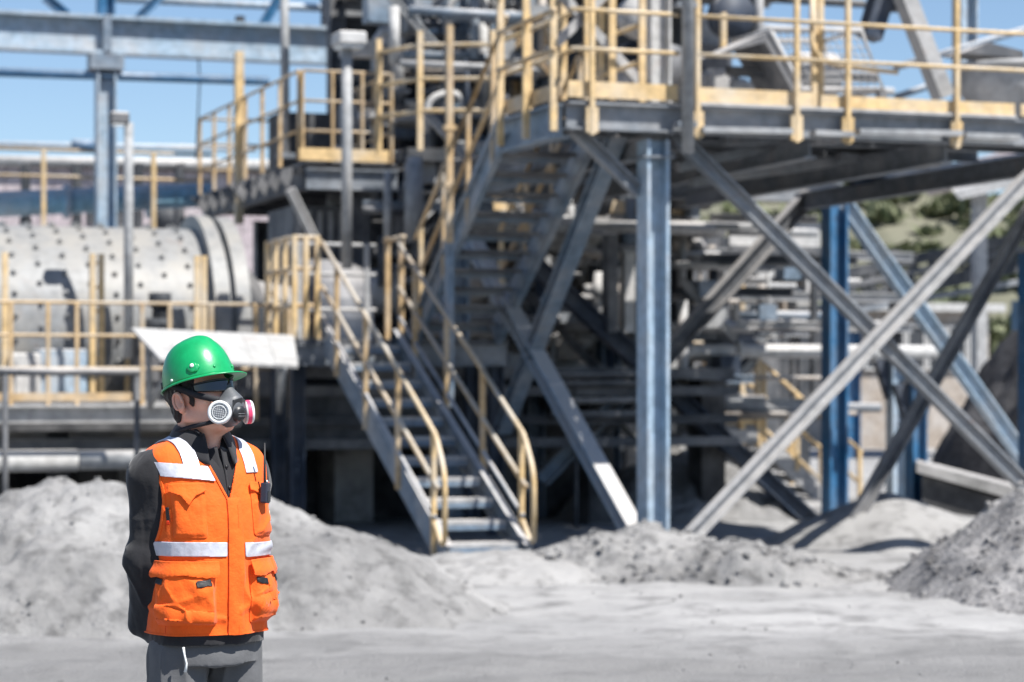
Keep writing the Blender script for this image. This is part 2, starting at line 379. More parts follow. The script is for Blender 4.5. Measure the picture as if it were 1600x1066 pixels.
for i in range(8):
    for j in range(5):
        if (i > 5 and j > 0) or (j == 4 and i in (3, 5)): continue
        u0, u1 = .02 + i * .9, .02 + (i + 1) * .9 - .015; v0 = .02 + j * 1.23; v1_ = v0 + 1.215
        if j > 0 and i == 0: continue                     # stair opening
        ubox(u0, u1, v0, v1_, 4.055, 4.08, 'midgrey', P, 'deck_plate')
# dusty plates, cable trays below the deck edge
for (a, b, y0, v) in ((1095, 1235, 203, -.02), (1270, 1330, 208, 0), (1340, 1500, 206, -.03), (1505, 1590, 212, 0)):
    p, q = atv(a, y0, v - .12), atv(b, y0 + 3, v - .12); bbeam(p, q, .12, .05, 'galv', P, 'cable_tray')
for (a, y0, b, y1, v) in ((1060, 262, 1260, 215, .9), (1130, 220, 1220, 216, .5), (1265, 218, 1335, 214, .45), (1080, 285, 1400, 240, 2.0), (1310, 247, 1465, 254, 1.8), (1330, 285, 1600, 245, 4.2)):
    bbeam(atv(a, y0, v), atv(b, y1, v), .14, .09, 'steel' if v < 4 else 'darkblue', P, 'cable_tray')
# braces
def brace(pa, pb, wd, m, kind='h'):
    up = UV_V if kind == 'v' else UP
    return (hbeam if kind in 'hv' else bbeam)(pa, pb, wd, wd, m, P, 'brace', up)
hbeam(atv(1040, 195, .22), atv(1680, 838, .22), .125, .13, 'steel', P, 'brace', UP)
hbeam(atv(1080, 838, .0), atv(1650, 232, .0), .125, .13, 'greypaint', P, 'brace', UP)
hbeam(atv(1318, 318, 6), atv(1640, 772, 6), .16, .17, 'paleblue', P, 'brace', UP)
hbeam(atv(1308, 862, 1.6), atv(1640, 275, 1.6), .12, .12, 'midgrey', P, 'brace', UP)
hbeam(atv(890, 195, .2), atv(998, 300, .2), .11, .11, 'steel', P, 'knee_brace', UP)
hbeam(atu(1000, 850, .87), atu(735, 372, .87), .16, .16, 'paleblue', P, 'brace', UP)
hbeam(atu(966, 205, .87), atu(786, 670, .87), .15, .15, 'steelblue', P, 'brace', UP)
hbeam(atv(1265, 305, 6), atv(930, 680, 6), .19, .19, 'midgrey', P, 'brace', UP)
hbeam(atv(820, 400, 6), atv(1292, 838, 6), .19, .19, 'darkblue', P, 'brace', UP)
hbeam(atv(845, 750, 6), atv(1000, 585, 6), .17, .17, 'steelblue', P, 'brace', UP)
# railing, front edge
fu = lambda px, v=-.11: uv(atv(px, 150, v))[0]
us = [fu(x) for x in (925, 1090, 1245, 1325, 1495)] + [5.6, 6.8]
for u in us: bbeam(W(u, -.11, 3.76), W(u, -.11, 5.22), .05, .04, 'yellow', P, 'post', UV_U); ubox(u - .055, u + .055, -.125, -.085, 3.78, 4.0, 'yellow', P, 'post_bracket')
for u0, u1 in ((0.0, fu(1060)), (fu(1090), 6.9)):
    for z in (4.50, 4.84, 5.2): tube('rail', [W(u0, -.12, z), W(u1, -.12, z)], .02, 'yellow', P)
ubox(0, fu(1063), -.06, -.045, 4.09, 4.23, 'yellow', P, 'toe_board')
ubox(fu(1092), fu(1278), -.06, -.045, 4.09, 4.22, 'yellow', P, 'toe_board')
ubox(fu(1287), fu(1590), -.06, -.045, 4.09, 4.2, 'yellow', P, 'toe_board')
ubox(fu(1600), 6.9, -.06, -.045, 4.09, 4.2, 'yellow', P, 'toe_board')
ubox(fu(1092), fu(1590), -.1, .06, 4.056, 4.085, 'greypaint', P, 'deck_nosing')
# gate posts and self closing loop
for px in (1272, 1282): bbeam(W(fu(px, .15), .15, 4.08), W(fu(px, .15), .15, 5.6), .05, .05, 'yellow', P, 'gate_post', UV_U)
tube('gate_loop', round_path([W(fu(1285), .1, 5.3), W(fu(1285), .1, 4.62), W(fu(1315), .1, 4.5), W(fu(1420), .1, 4.46)], .15), .024, 'yellow', P)
# side railing along the stair side
for v in (.05, .75, 1.45): bbeam(W(-.1, v, 3.8), W(-.1, v, 5.2), .06, .045, 'yellow', P, 'post', UV_V)
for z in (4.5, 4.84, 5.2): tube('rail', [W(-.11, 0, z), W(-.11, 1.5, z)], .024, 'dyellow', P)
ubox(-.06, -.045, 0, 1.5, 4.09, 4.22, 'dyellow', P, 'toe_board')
# inner railing beside stairs
for (u, v) in ((.55, .3), (.92, .5), (.92, 1.5), (.92, 2.5), (.92, 3.5), (.92, 4.6), (.55, .9), (.2, 4.9), (-.05, 5.6)):
    bbeam(W(u, v, 4.08), W(u, v, 5.35), .06, .045, 'yellow', P, 'post', UV_V)
for z in (4.5, 4.84, 5.2): tube('rail', [W(.92, .5, z), W(.92, 4.6, z), W(.2, 4.9, z), W(-.05, 5.6, z)], .024, 'yellow', P)
# upper structure rising from the deck
hbeam(W(uv(atv(1027, 100, 1))[0], 1, 4.08), W(uv(atv(1027, 100, 1))[0], 1, 8), .2, .2, 'white', P, 'column', UV_U)
u1 = uv(atv(1027, 100, 1))[0]
hbeam(W(u1 - .1, 1, 4.3), W(u1 - 1.0, 1, 5.2), .08, .08, 'greypaint', P, 'brace', UV_V)
hbeam(W(u1 - .1, 1, 5.6), W(u1 - 1.0, 1, 4.7), .08, .08, 'greypaint', P, 'brace', UV_V)
pp = thing('steel_post', 'grey round post clamped to the front edge of the high platform', 'post', W(fu(1075, -.2), -.2, 3.6))
tube('pole', [W(fu(1075, -.2), -.2, 3.62), W(fu(1075, -.2), -.2, 8)], .055, 'galv', pp, 12)
for z in (3.85, 4.9): ubox(fu(1075, -.2) - .09, fu(1075, -.2) + .09, -.2, -.085, z, z + .05, 'steel', pp, 'clamp')

# ------------------------------------------------------------------ stairs
def stair(name, label, u0, u1, va, za, vb, zb, n, rails=True, m='steelblue', tread='greypaint', start=.0, loops=True, rail_sides=(0, 1), rm='dyellow', zr=1.0):
    S = thing(name, label, 'staircase', W(u0, va, za), 'flights of the front stairs')
    for u in (u0, u1):
        cbeam(W(u, va, za), W(u, vb, zb), .06 * (1 if u == u0 else -1), .26, m, S, 'stringer')
    for i in range(1, n + 1):
        f = (i - .5) / n; v, z = va + (vb - va) * f, za + (zb - za) * f; dv = .13 if vb > va else -.13
        ubox(u0 + .06, u1 - .06, v - dv, v + dv, z - .0, z + .035, tread, S, 'tread')
        ubox(u0 + .065, u1 - .065, v - dv - .006, v - dv + .006, z - .05, z - .003, m, S, 'tread_nosing')
    if rails:
        for k in rail_sides:
            u = (u0 - .02, u1 + .02)[k]; d = Vector(W(u, vb, zb) - W(u, va, za))
            for i, f in enumerate((.06, .33, .6, .86)):
                b = W(u, va + (vb - va) * f, za + (zb - za) * f); bbeam(b - UP * .1, b + UP * (zr - .02), .055, .04, rm if i else 'yellow', S, 'post', UV_U)
            a = W(u, va + (vb - va) * -.0, za + .0); e = W(u, vb, zb)
            t = d.normalized() * .0
            top = round_path([a + UP * .2 - d * .02, a + UP * .78 - d * .02, a + UP * zr + d * .05, e + UP * zr], .14) if loops else [a + UP * zr, e + UP * zr]
            tube('handrail', top[:9] + [a + UP * zr + d * .33], .024, 'yellow', S)
            tube('handrail', [a + UP * zr + d * .33, e + UP * zr], .024, rm, S)
            tube('mid_rail', [a + UP * zr * .55 + d * .03, e + UP * zr * .55], .024, rm, S)
            if loops: tube('loop_bottom', round_path([a + UP * .2 - d * .02, a + UP * .12 + d * .0, a + UP * .2 + d * .05], .05), .024, 'yellow', S)
            tube('lower_rail', [a + UP * zr * .25 + d * .05, e + UP * zr * .25], .02, m, S)
    return S
stair('steel_stairs', 'lower flight of steel stairs with yellow handrails rising from the dust', -1.0, -.22, .35, .08, 4.35, 2.05, 11)
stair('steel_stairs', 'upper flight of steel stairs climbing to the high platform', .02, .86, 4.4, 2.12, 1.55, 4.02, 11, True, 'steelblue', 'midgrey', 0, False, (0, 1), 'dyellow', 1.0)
L = thing('stair_landing', 'landing between the two stair flights with pale yellow rails', 'platform', W(-.4, 5, 0))
for k in range(4): ubox(-1.3 + k * .58, -1.3 + (k + 1) * .58 - .012, 4.36, 5.6, 2.02, 2.06, 'midgrey', L, 'deck_plate')
for v in (4.42, 5.55): cbeam(W(-1.32, v, 1.9), W(1.0, v, 1.9), .07, .22, 'steel', L, 'edge_beam')
for u in (-1.22, .95):
    for v in (4.6, 5.4): hbeam(W(u, v, 0), W(u, v, 1.8), .14, .14, 'darkblue', L, 'leg', UV_U)
lm = 'yellow'
for (u, v) in ((-1.3, 4.4), (-1.18, 4.4), (-1.06, 4.4), (-1.3, 4.8), (-1.3, 5.2), (-1.3, 5.55)): bbeam(W(u, v, 2.06), W(u, v, 3.12), .07, .05, lm, L, 'post', UV_U)
for z in (2.4, 2.78, 3.1):
    tube('rail', [W(-1.3, 5.55, z), W(-1.3, 4.4, z), W(-1.04, 4.4, z)], .026, 'dyellow', L)
    tube('rail', [W(-1.3, 5.55, z), W(-.1, 5.55, z)], .022, 'galv', L)
for u in (-.95, -.2): bbeam(W(u, 5.55, 2.06), W(u, 5.55, 3.1), .05, .05, 'galv', L, 'post', UV_U)
for v in (4.4, 4.9): bbeam(W(-.16, v, 2.06), W(-.16, v, 3.15), .06, .05, 'dyellow', L, 'post', UV_U)
tube('rail', [W(-.16, 4.3, 3.12), W(-.16, 5.0, 3.12)], .026, 'dyellow', L)
# tall yellow post beside the upper flight
q = thing('yellow_post', 'tall yellow post left of the upper stair flight', 'post', atY(702, 372, 23.6))
a, b = atY(702, 380, 23.6), atY(702, 40, 23.6); bbeam(a, b, .08, .06, 'dyellow', q, 'pole', UV_U)
for z in (.55, 1.1): ubox(uv(a)[0] - .06, uv(a)[0] + .06, uv(a)[1] - .05, uv(a)[1] + .05, a.z + z, a.z + z + .05, 'dyellow', q, 'collar')
bbeam(a - UP * 1.6, a - UP * .002, .09, .07, 'steelblue', q, 'lower_pole', UV_U)

# ------------------------------------------------------------------ upper left platform
Q = thing('walkway_platform', 'high walkway platform with pale railings left of the dark tower', 'platform', W(-.4, 7, 0))
for i in range(3):
    for j in range(5): ubox(-.5 + i * .36, -.5 + (i + 1) * .36 - .012, 7 + j * 1.06, 7 + (j + 1) * 1.06 - .012, 4.1, 4.13, 'midgrey', Q, 'deck_plate')
hbeam(W(-.5, 7.0, 3.93), W(.58, 7.0, 3.93), .12, .24, 'steel', Q, 'edge_beam'); hbeam(W(-.5, 7.1, 3.93), W(-.5, 12.3, 3.93), .12, .24, 'midgrey', Q, 'edge_beam')
for v in (8, 9, 10, 11, 12): hbeam(W(-.4, v, 3.95), W(.55, v, 3.95), .1, .2, 'midgrey', Q, 'joist')
for k in range(9): v = 7.3 + k * .55; prism('bracket', [W(-.58, v, 4.08), W(-.82, v, 4.05), W(-.60, v, 3.8)], UV_V * .06, 'midgrey', Q)
ubox(-.6, .45, 6.9, 6.915, 4.13, 4.27, 'yellow', Q, 'toe_board')
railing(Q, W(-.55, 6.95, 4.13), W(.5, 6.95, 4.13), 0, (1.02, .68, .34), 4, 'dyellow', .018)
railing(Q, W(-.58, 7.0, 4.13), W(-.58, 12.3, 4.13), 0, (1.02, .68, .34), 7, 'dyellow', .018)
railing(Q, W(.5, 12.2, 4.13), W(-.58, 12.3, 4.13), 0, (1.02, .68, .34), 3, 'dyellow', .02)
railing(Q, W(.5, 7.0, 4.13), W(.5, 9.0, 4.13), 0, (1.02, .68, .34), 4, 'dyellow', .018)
bbeam(W(-.58, 10.0, 3.6), W(-.58, 10.0, 5.75), .13, .1, 'yellow', Q, 'tall_post', UV_U)
hbeam(W(-.35, 7.1, 3.2), W(-.7, 6.95, 3.8), .09, .09, 'greypaint', Q, 'knee_brace')
for (u, v) in ((.2, 7.3), (.2, 12)): hbeam(W(u, v, 0), W(u, v, 3.78), .2, .2, 'midgrey', Q, 'column', UV_U)
K = thing('equipment_cabinet', 'grey ribbed steel cabinet under the high left walkway', 'cabinet', W(.0, 8.2, 2.1))
ubox(-.45, .5, 7.75, 9.0, 2.06, 3.68, 'midgrey', K, 'body')
for i in range(7): ubox(-.42 + i * .13, -.38 + i * .13, 7.72, 7.748, 2.12, 3.62, 'greypaint', K, 'rib')

# ------------------------------------------------------------------ left: walkway, mill, gantry
LW = thing('low_walkway', 'long low walkway with yellow railings in front of the grinding mill', 'walkway', W(-5, 4, 0))
wu0, wu1 = -9.5, -1.75; WV = 5.4; WZ = 1.42
for i in range(9): ubox(wu0 + i * .86, wu0 + (i + 1) * .86 - .01, WV, WV + .62, WZ - .04, WZ, 'greypaint', LW, 'deck_plate')
hbeam(W(wu0, WV - .05, WZ - .16), W(wu1, WV - .05, WZ - .16), .16, .24, 'greypaint', LW, 'edge_beam')
tube('pipe', [W(wu0, WV - .3, .82), W(-3.4, WV - .3, .82)], .11, 'white', LW, 12)
tube('pipe', [W(-3.38, WV - .3, .82), W(wu1, WV - .3, .82)], .1, 'galv', LW, 12)
hbeam(W(wu0, WV + .1, .92), W(wu1, WV + .1, .92), .14, .22, 'midgrey', LW, 'beam')
for u in (-8.6, -6.9, -5.2, -3.5, -2): hbeam(W(u, WV + .3, 0), W(u, WV + .3, WZ - .28), .2, .2, 'dark', LW, 'leg', UV_U)
up_ = lambda px: uv(atv(px, 560, WV))[0]
for z in (.34, .68, 1.02): tube('rail', [W(wu0, WV, WZ + z), W(up_(455), WV, WZ + z)], .019, 'dyellow', LW)
for px in (17, 75, 120, 222, 265, 330, 400, 452): bbeam(W(up_(px), WV, WZ - .2), W(up_(px), WV, WZ + 1.02), .048, .04, 'dyellow', LW, 'post', UV_U)
ubox(wu0, up_(205), WV - .02, WV - .005, WZ + .005, WZ + .09, 'dyellow', LW, 'toe_board')
for px, wd in ((17, .075), (156, .09), (170, .05), (213, .07), (322, .045), (333, .045)):
    vv = WV + .45; bbeam(W(up_(px), vv, WZ), W(up_(px), vv, WZ + 1.55), wd, .06, 'yellow', LW, 'ladder_rail', UV_U)
for z in np.arange(.2, 1.5, .25): tube('ladder_rung', [W(up_(156), WV + .45, WZ + z), W(up_(170), WV + .45, WZ + z)], .015, 'yellow', LW)
FR = thing('guard_rail', 'grey pipe guard rail in front of the low walkway at left edge', 'guard rail', W(-9, 4.4, 0))
tube('rail', [atv(-60, 580, 4.6), atv(218, 582, 4.6)], .04, 'midgrey', FR, 10)
for px in (8, -50): tube('post', [atv(px, 585, 4.6), Vector((*atv(px, 585, 4.6).xy, 0))], .03, 'midgrey', FR, 10)
tube('post', [atv(214, 585, 4.6), Vector((*atv(214, 585, 4.6).xy, 0))], .03, 'midgrey', FR, 10)
# awning
AW = thing('white_awning', 'white sheet metal awning sloping over the low walkway', 'awning', W(-2.5, 5, 2.0))
a0, a1 = atY(205, 512, 23.9), atY(460, 524, 24.7); b0, b1 = atY(250, 560, 23.0), atY(466, 571, 23.8)
for i in range(6):
    f0, f1 = i / 6, (i + .985) / 6
    prism('roof_sheet', [a0.lerp(a1, f0), a0.lerp(a1, f1), b0.lerp(b1, f1), b0.lerp(b1, f0)], Vector((0, .004, -.03)), 'awning', AW)
for f in (.1, .9):
    p = a0.lerp(a1, f) - UP * .04; tube('bracket', [p, p + Vector((0, .1, -.75))], .03, 'galv', AW)
    tube('bracket', [b0.lerp(b1, f) - UP * .03, p + Vector((0, .1, -.75))], .025, 'galv', AW)
# lamp posts
def lamp(label, px, ytop, ybot, Y, hw, hm, rad, side=-1):
    T = thing('lamp_post', label, 'lamp post', atY(px, ybot, Y), 'lamp posts')
    tube('pole', [atY(px, ybot, Y), atY(px, ytop, Y)], rad, 'galv', T, 12)
    t = atY(px, ytop, Y); h = ubox(uv(t)[0] + min(0, side * hw), uv(t)[0] + max(0, side * hw) , uv(t)[1] - .07, uv(t)[1] + .07, t.z - .02, t.z + .11, hm, T, 'lamp_head', .02)
    ubox(uv(t)[0] + (side * hw * .85 if side < 0 else .05), uv(t)[0] + (-.05 if side < 0 else hw * .85), uv(t)[1] - .06, uv(t)[1] + .06, t.z - .035, t.z - .022, 'whiteplastic', h, 'lamp_glass')
    return T
lamp('slim lamp post with dark head in front of the mill', 201, 192, 560, 25.2, .2, 'midgrey', .05)
T = lamp('lamp post with pale box head in front of the high left walkway', 542, 72, 420, 25.0, .0, 'white', .055); 
for o in list(T.children):
    if o.name.startswith('lamp_head'):
        for c in list(o.children): bpy.data.objects.remove(c)
        bpy.data.objects.remove(o)
t = atY(545, 62, 25); hd = part('lamp_head', *box_geo(t, (.30, .34, .14)), 'white', T, False, .02); part('lamp_glass', *box_geo(t - UP * .085, (.24, .28, .025)), 'whiteplastic', hd)
TT = thing('steel_post', 'thin grey mast rising beside the pale railing of the left walkway', 'post', atY(446, 240, 30)); tube('pole', [atY(446, 240, 30), atY(444, -60, 30)], .055, 'galv', TT, 10)
ubox(uv(atY(446, 240, 30))[0] - .1, uv(atY(446, 240, 30))[0] + .1, uv(atY(446, 240, 30))[1] - .1, uv(atY(446, 240, 30))[1] + .1, atY(446, 240, 30).z - .06, atY(446, 240, 30).z, 'steel', TT, 'base_plate')
# mill
M_ = thing('grinding_mill', 'huge pale steel grinding mill drum studded with bolts', 'mill', W(-7, 7.4, 0))
MC = atY(350, 533, 27.5); mu, mv, mz = uv(MC); MR = 1.30; ax = UV_U
o = revolve('shell', MC, -ax, [(.40, MR - .04), (9, MR - .04)], 'millshell', M_, 72)
o = autosmooth(revolve('flange', MC, -ax, [(.0, .5), (.0, MR + .1), (.16, MR + .1), (.16, MR + .0), (.24, MR + .0), (.24, MR + .12), (.40, MR + .12), (.40, MR - .04)], 'millshell', M_, 72))
autosmooth(revolve('end_cone', MC, ax, [(.0, 1.15), (.35, .7), (1.2, .55), (1.2, .2)], 'dark', M_, 40))
bolt_me = None
for i in range(15):
    for j in range(17):
        a = R(-118 + j * 11.2 + (5.6 if i % 2 else 0))                # angle from the top, towards the camera
        d = .62 + i * .27; rad = UP * math.cos(a) + (-UV_V) * math.sin(-a)
        c = MC - ax * d + rad * (MR - .04)
        if bolt_me is None:
            vs, fs = revolve_geo((0, 0, 0), (0, 0, 1), [(0, .034), (.02, .034), (.021, .02), (.05, .018), (.051, .0)], 8)
            bolt_me = mesh('bolt', vs, fs); bolt_me.materials.append(MATS['millshell'])
        b = bpy.data.objects.new('bolt', bolt_me); COL.objects.link(b); b.parent = M_; b.location = c - M_.location; b.rotation_euler = rad.to_track_quat('Z', 'Y').to_euler()
for d in (.4, 4.5):
    prism('plinth', [MC - ax * d + UV_V * -1.3 - UP * MC.z, MC - ax * d + UV_V * 1.3 - UP * MC.z, MC - ax * d + UV_V * .9 + UP * (.9 - MC.z), MC - ax * d - UV_V * .9 + UP * (.9 - MC.z)], ax * -.9, 'concrete', M_)
revolve('bearing_housing', MC + ax * .9, ax, [(0, .2), (0, .95), (.6, .95), (.6, .2)], 'darkblue', M_, 24)
ring = [MC - ax * 4.6 + (UP * math.cos(t) + UV_V * math.sin(t)) * (MR + .03) for t in np.linspace(0, 2 * math.pi, 48, endpoint=False)]
tube('shell_ring', ring, .07, 'millshell', M_, 6, True)
# small machine in front of the mill, and clutter under it
G = thing('pump_unit', 'dark pump with stacked valves in front of the mill drum', 'pump', atY(250, 580, 25.55))
for (px, y0, y1, wd) in ((250, 500, 520, .26), (250, 480, 500, .14), (250, 455, 480, .2), (249, 520, 545, .4)):
    revolve('valve_body', atY(px, y1, 25.55), UP, [(0, 0), (0, wd * .6), (.15, wd * .6), (.15, 0)], 'dark', G, 14)
tube('pipe', [atY(250, 560, 25.55), atY(250, 458, 25.55)], .06, 'darkblue', G); tube('pipe', [atY(270, 530, 25.55), atY(330, 530, 25.55)], .05, 'galv', G)
ubox(uv(G.location)[0] - .3, uv(G.location)[0] + .3, uv(G.location)[1] - .2, uv(G.location)[1] + .2, 1.42, G.location.z + .42, 'midgrey', G, 'base')
C_ = thing('fire_cabinet', 'dark red cabinet under the white awning edge', 'cabinet', atY(212, 610, 26)); ubox(uv(C_.location)[0] - .09, uv(C_.location)[0] + .09, uv(C_.location)[1], uv(C_.location)[1] + .2, 1.425, 2.0, 'red', C_, 'body', .01); ubox(uv(C_.location)[0] - .07, uv(C_.location)[0] + .07, uv(C_.location)[1] - .012, uv(C_.location)[1] - .001, 1.48, 1.95, 'red', C_, 'door')
for k, (px, wd, hh, mm, lab) in enumerate(((95, .5, .55, 'paleblue', 'pale blue lube tank left on the low walkway'), (310, .4, .35, 'galv', 'grey junction box on the low walkway behind the worker'), (40, .35, .5, 'white', 'white switch box at the far left of the low walkway'), (400, .6, .4, 'midgrey', 'grey motor box under the white awning'))):
    p = atv(px, 600, 5.78); B = thing('equipment_box', lab, 'box', Vector((p.x, p.y, 1.42)), 'boxes on the low walkway'); ubox(uv(p)[0] - wd / 2, uv(p)[0] + wd / 2, 5.62, 5.95, 1.425, 1.42 + hh, mm, B, 'body', .02); ubox(uv(p)[0] - wd * .35, uv(p)[0] + wd * .35, 5.60, 5.617, 1.5, 1.42 + hh - .08, mm, B, 'door')
# substructure below (dark)
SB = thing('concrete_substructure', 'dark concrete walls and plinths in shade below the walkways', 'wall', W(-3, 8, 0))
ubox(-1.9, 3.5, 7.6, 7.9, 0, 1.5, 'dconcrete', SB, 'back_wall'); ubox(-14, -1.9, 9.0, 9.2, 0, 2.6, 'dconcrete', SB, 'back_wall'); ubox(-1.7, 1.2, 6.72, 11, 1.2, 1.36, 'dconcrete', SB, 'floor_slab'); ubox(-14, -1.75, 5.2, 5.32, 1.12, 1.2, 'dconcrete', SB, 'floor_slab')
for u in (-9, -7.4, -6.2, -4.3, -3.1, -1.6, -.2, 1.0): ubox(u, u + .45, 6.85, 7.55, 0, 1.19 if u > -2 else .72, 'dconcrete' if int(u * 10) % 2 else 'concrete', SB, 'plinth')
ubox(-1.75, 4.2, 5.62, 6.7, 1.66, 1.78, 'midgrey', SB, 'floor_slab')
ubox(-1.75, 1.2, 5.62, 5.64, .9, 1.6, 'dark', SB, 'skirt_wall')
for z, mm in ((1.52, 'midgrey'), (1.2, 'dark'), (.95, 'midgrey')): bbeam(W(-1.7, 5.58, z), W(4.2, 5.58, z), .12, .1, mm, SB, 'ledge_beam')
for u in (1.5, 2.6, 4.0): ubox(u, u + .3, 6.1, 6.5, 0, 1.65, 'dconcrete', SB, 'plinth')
# gantry
GA = thing('crane_gantry', 'pale blue crane girder on a blue column against the sky, upper left', 'gantry', atY(165, 300, 35)); gv = uv(atY(165, 50, 35))[1]
a, b = atv(-60, 52, gv), atv(600, 70, gv); z = (a.z + b.z) / 2; a.z = b.z = z
hbeam(a, b, .3, .56, 'paleblue', GA, 'girder', UP, .05)
ca = atv(165, 290, gv + .0); hbeam(Vector((ca.x, ca.y, 0)), Vector((ca.x, ca.y, z - .29)), .28, .28, 'paleblue', GA, 'column', UV_U, .03)
hbeam(Vector((ca.x, ca.y, z + .285)), Vector((ca.x, ca.y, z + 3)), .24, .24, 'blue', GA, 'column', UV_U, .03)
ubox(uv(ca)[0] - .24, uv(ca)[0] + .24, gv - .18, gv + .18, z - .5, z - .29, 'steelblue', GA, 'bracket'); ubox(uv(ca)[0] - .06, uv(ca)[0] + .06, gv - .17, gv - .04, z - .24, z + .27, 'steelblue', GA, 'stiffener')
for (x0, y0, x1, y1) in ((70, -5, 105, 24), (255, -10, 212, 32), (440, -10, 410, 40), (520, -10, 560, 45)): hbeam(atv(x0, y0, gv), atv(x1, y1, gv), .13, .13, 'blue', GA, 'brace')
for px in (510,): hbeam(atv(px, 50, gv + .3), atv(px, -60, gv + .3), .14, .14, 'darkblue', GA, 'column', UV_U)
tube('tie_pipe', [atv(-60, 111, gv), atv(420, 127, gv)], .065, 'blue', GA); tube('tie_pipe', [atv(180, -2, gv + .6), atv(700, 22, gv + .6)], .06, 'paleblue', GA)
part('limit_switch', *box_geo(atv(375, 34, gv), (.12, .12, .16)), 'dark', GA)
tube('cable', [atv(310, 85, gv), atv(312, 130, gv), atv(306, 250, gv)], .012, 'black', GA); tube('cable', [atv(368, 85, gv), atv(370, 200, gv)], .018, 'black', GA)
# pipes and shed on the left
BP = thing('blue_pipe', 'large light blue pipe running above the mill drum', 'pipe', atY(100, 330, 36)); pv = uv(atY(100, 320, 36))[1]
tube('pipe', [atv(-60, 322, pv), atv(330, 304, pv)], .19, 'bluemotor', BP, 20)
for px in (100, 230, 320): q = atv(px, 315, pv); revolve('pipe_flange', q + Vector((0, 0, (100 - px) * .0006 * 0)), UV_U, [(0, .15), (0, .25), (.08, .25), (.08, .15)], 'paleblue', BP, 20)
for px in (40, 290): q = atv(px, 315, pv); hbeam(Vector((q.x, q.y, 0)), q - UP * .24, .16, .16, 'dark', BP, 'support', UV_U)
PR = thing('pipe_rack', 'thin pale pipes on small supports above the pink shed', 'pipe', atY(100, 300, 40)); rv = uv(atY(100, 240, 40))[1]
tube('pipe', [atv(-60, 250, rv), atv(420, 258, rv)], .09, 'white', PR, 10); tube('pipe', [atv(-60, 225, rv), atv(400, 233, rv)], .055, 'paleblue', PR, 8); tube('pipe_lagging', [atv(112, 226, rv), atv(150, 227, rv)], .085, 'blue', PR, 8)
for px in (40, 120, 215, 280): q = atv(px, 256, rv); bbeam(Vector((q.x, q.y, 0)), q, .3, .12, 'dark', PR, 'support', UV_U)
for z, px in ((4.6, 0), (4.98, 0)): tube('rail', [Vector((atv(-60, 300, pv - 1).x, atv(-60, 300, pv - 1).y, z)), Vector((atv(330, 300, pv - 1).x, atv(330, 300, pv - 1).y, z))], .025, 'dyellow', PR)
for px in (68, 240): q = atv(px, 300, pv - 1); bbeam(Vector((q.x, q.y, 3.6)), Vector((q.x, q.y, 5.0)), .08, .06, 'yellow', PR, 'post', UV_U)
SH = thing('cladded_shed', 'long shed with pinkish grey ribbed cladding behind the mill', 'building', atY(100, 400, 46)); sv = uv(atY(150, 300, 46))[1]
su0, su1 = uv(atv(-120, 300, sv))[0], uv(atv(520, 300, sv))[0]
n = 26
for i in range(n):
    u0 = su0 + (su1 - su0) * i / n; u1_ = su0 + (su1 - su0) * (i + .96) / n
    ubox(u0, u1_, sv, sv + .1, 0, 5.7, 'cladding', SH, 'cladding_panel')
ubox(su0, su1, sv + .11, sv + 6, 0, 5.6, 'midgrey', SH, 'core'); ubox(su0 - .2, su1 + .2, sv - .2, sv + 6.2, 5.72, 5.86, 'midgrey', SH, 'roof')
for px in (165,): q = uv(atv(px, 330, sv)); ubox(q[0] - .35, q[0] + .35, sv - .05, sv - .002, q[2] - .25, q[2] + .25, 'dark', SH, 'louvre')
q = atv(262, 340, sv); revolve('round_vent', q - UV_V * .02, -UV_V, [(0, 0), (0, .28), (.12, .28), (.12, 0)], 'dark', SH, 20)

# ------------------------------------------------------------------ dark process tower behind the stairs and the platform
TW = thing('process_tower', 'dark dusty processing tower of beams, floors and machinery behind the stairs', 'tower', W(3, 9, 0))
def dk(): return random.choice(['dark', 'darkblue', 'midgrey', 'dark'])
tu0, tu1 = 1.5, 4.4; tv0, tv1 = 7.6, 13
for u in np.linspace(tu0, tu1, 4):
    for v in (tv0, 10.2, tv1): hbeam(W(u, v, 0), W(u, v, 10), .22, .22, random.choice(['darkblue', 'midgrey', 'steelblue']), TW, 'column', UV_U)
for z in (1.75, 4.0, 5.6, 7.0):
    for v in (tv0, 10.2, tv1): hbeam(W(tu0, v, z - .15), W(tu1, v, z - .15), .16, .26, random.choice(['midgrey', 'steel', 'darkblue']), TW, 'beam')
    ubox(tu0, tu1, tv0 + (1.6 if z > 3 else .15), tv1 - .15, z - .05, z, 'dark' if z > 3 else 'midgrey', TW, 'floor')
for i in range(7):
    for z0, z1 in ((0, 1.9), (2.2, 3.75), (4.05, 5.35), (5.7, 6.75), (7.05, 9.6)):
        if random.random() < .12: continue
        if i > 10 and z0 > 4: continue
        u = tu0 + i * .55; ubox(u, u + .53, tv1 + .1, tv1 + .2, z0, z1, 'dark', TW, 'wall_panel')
for i in range(7):                                                    # front panels higher up
    u = tu0 - .2 + i * .58
    if i in (4, 8): continue
    ubox(u, u + .5, 9.3 + .1 * (i % 3), 9.45 + .1 * (i % 3), 4.4 + random.random() * .6, 6.6 + random.random() * 2, 'dark' if i % 3 else 'darkblue', TW, 'wall_panel')
rs = random.Random(5)
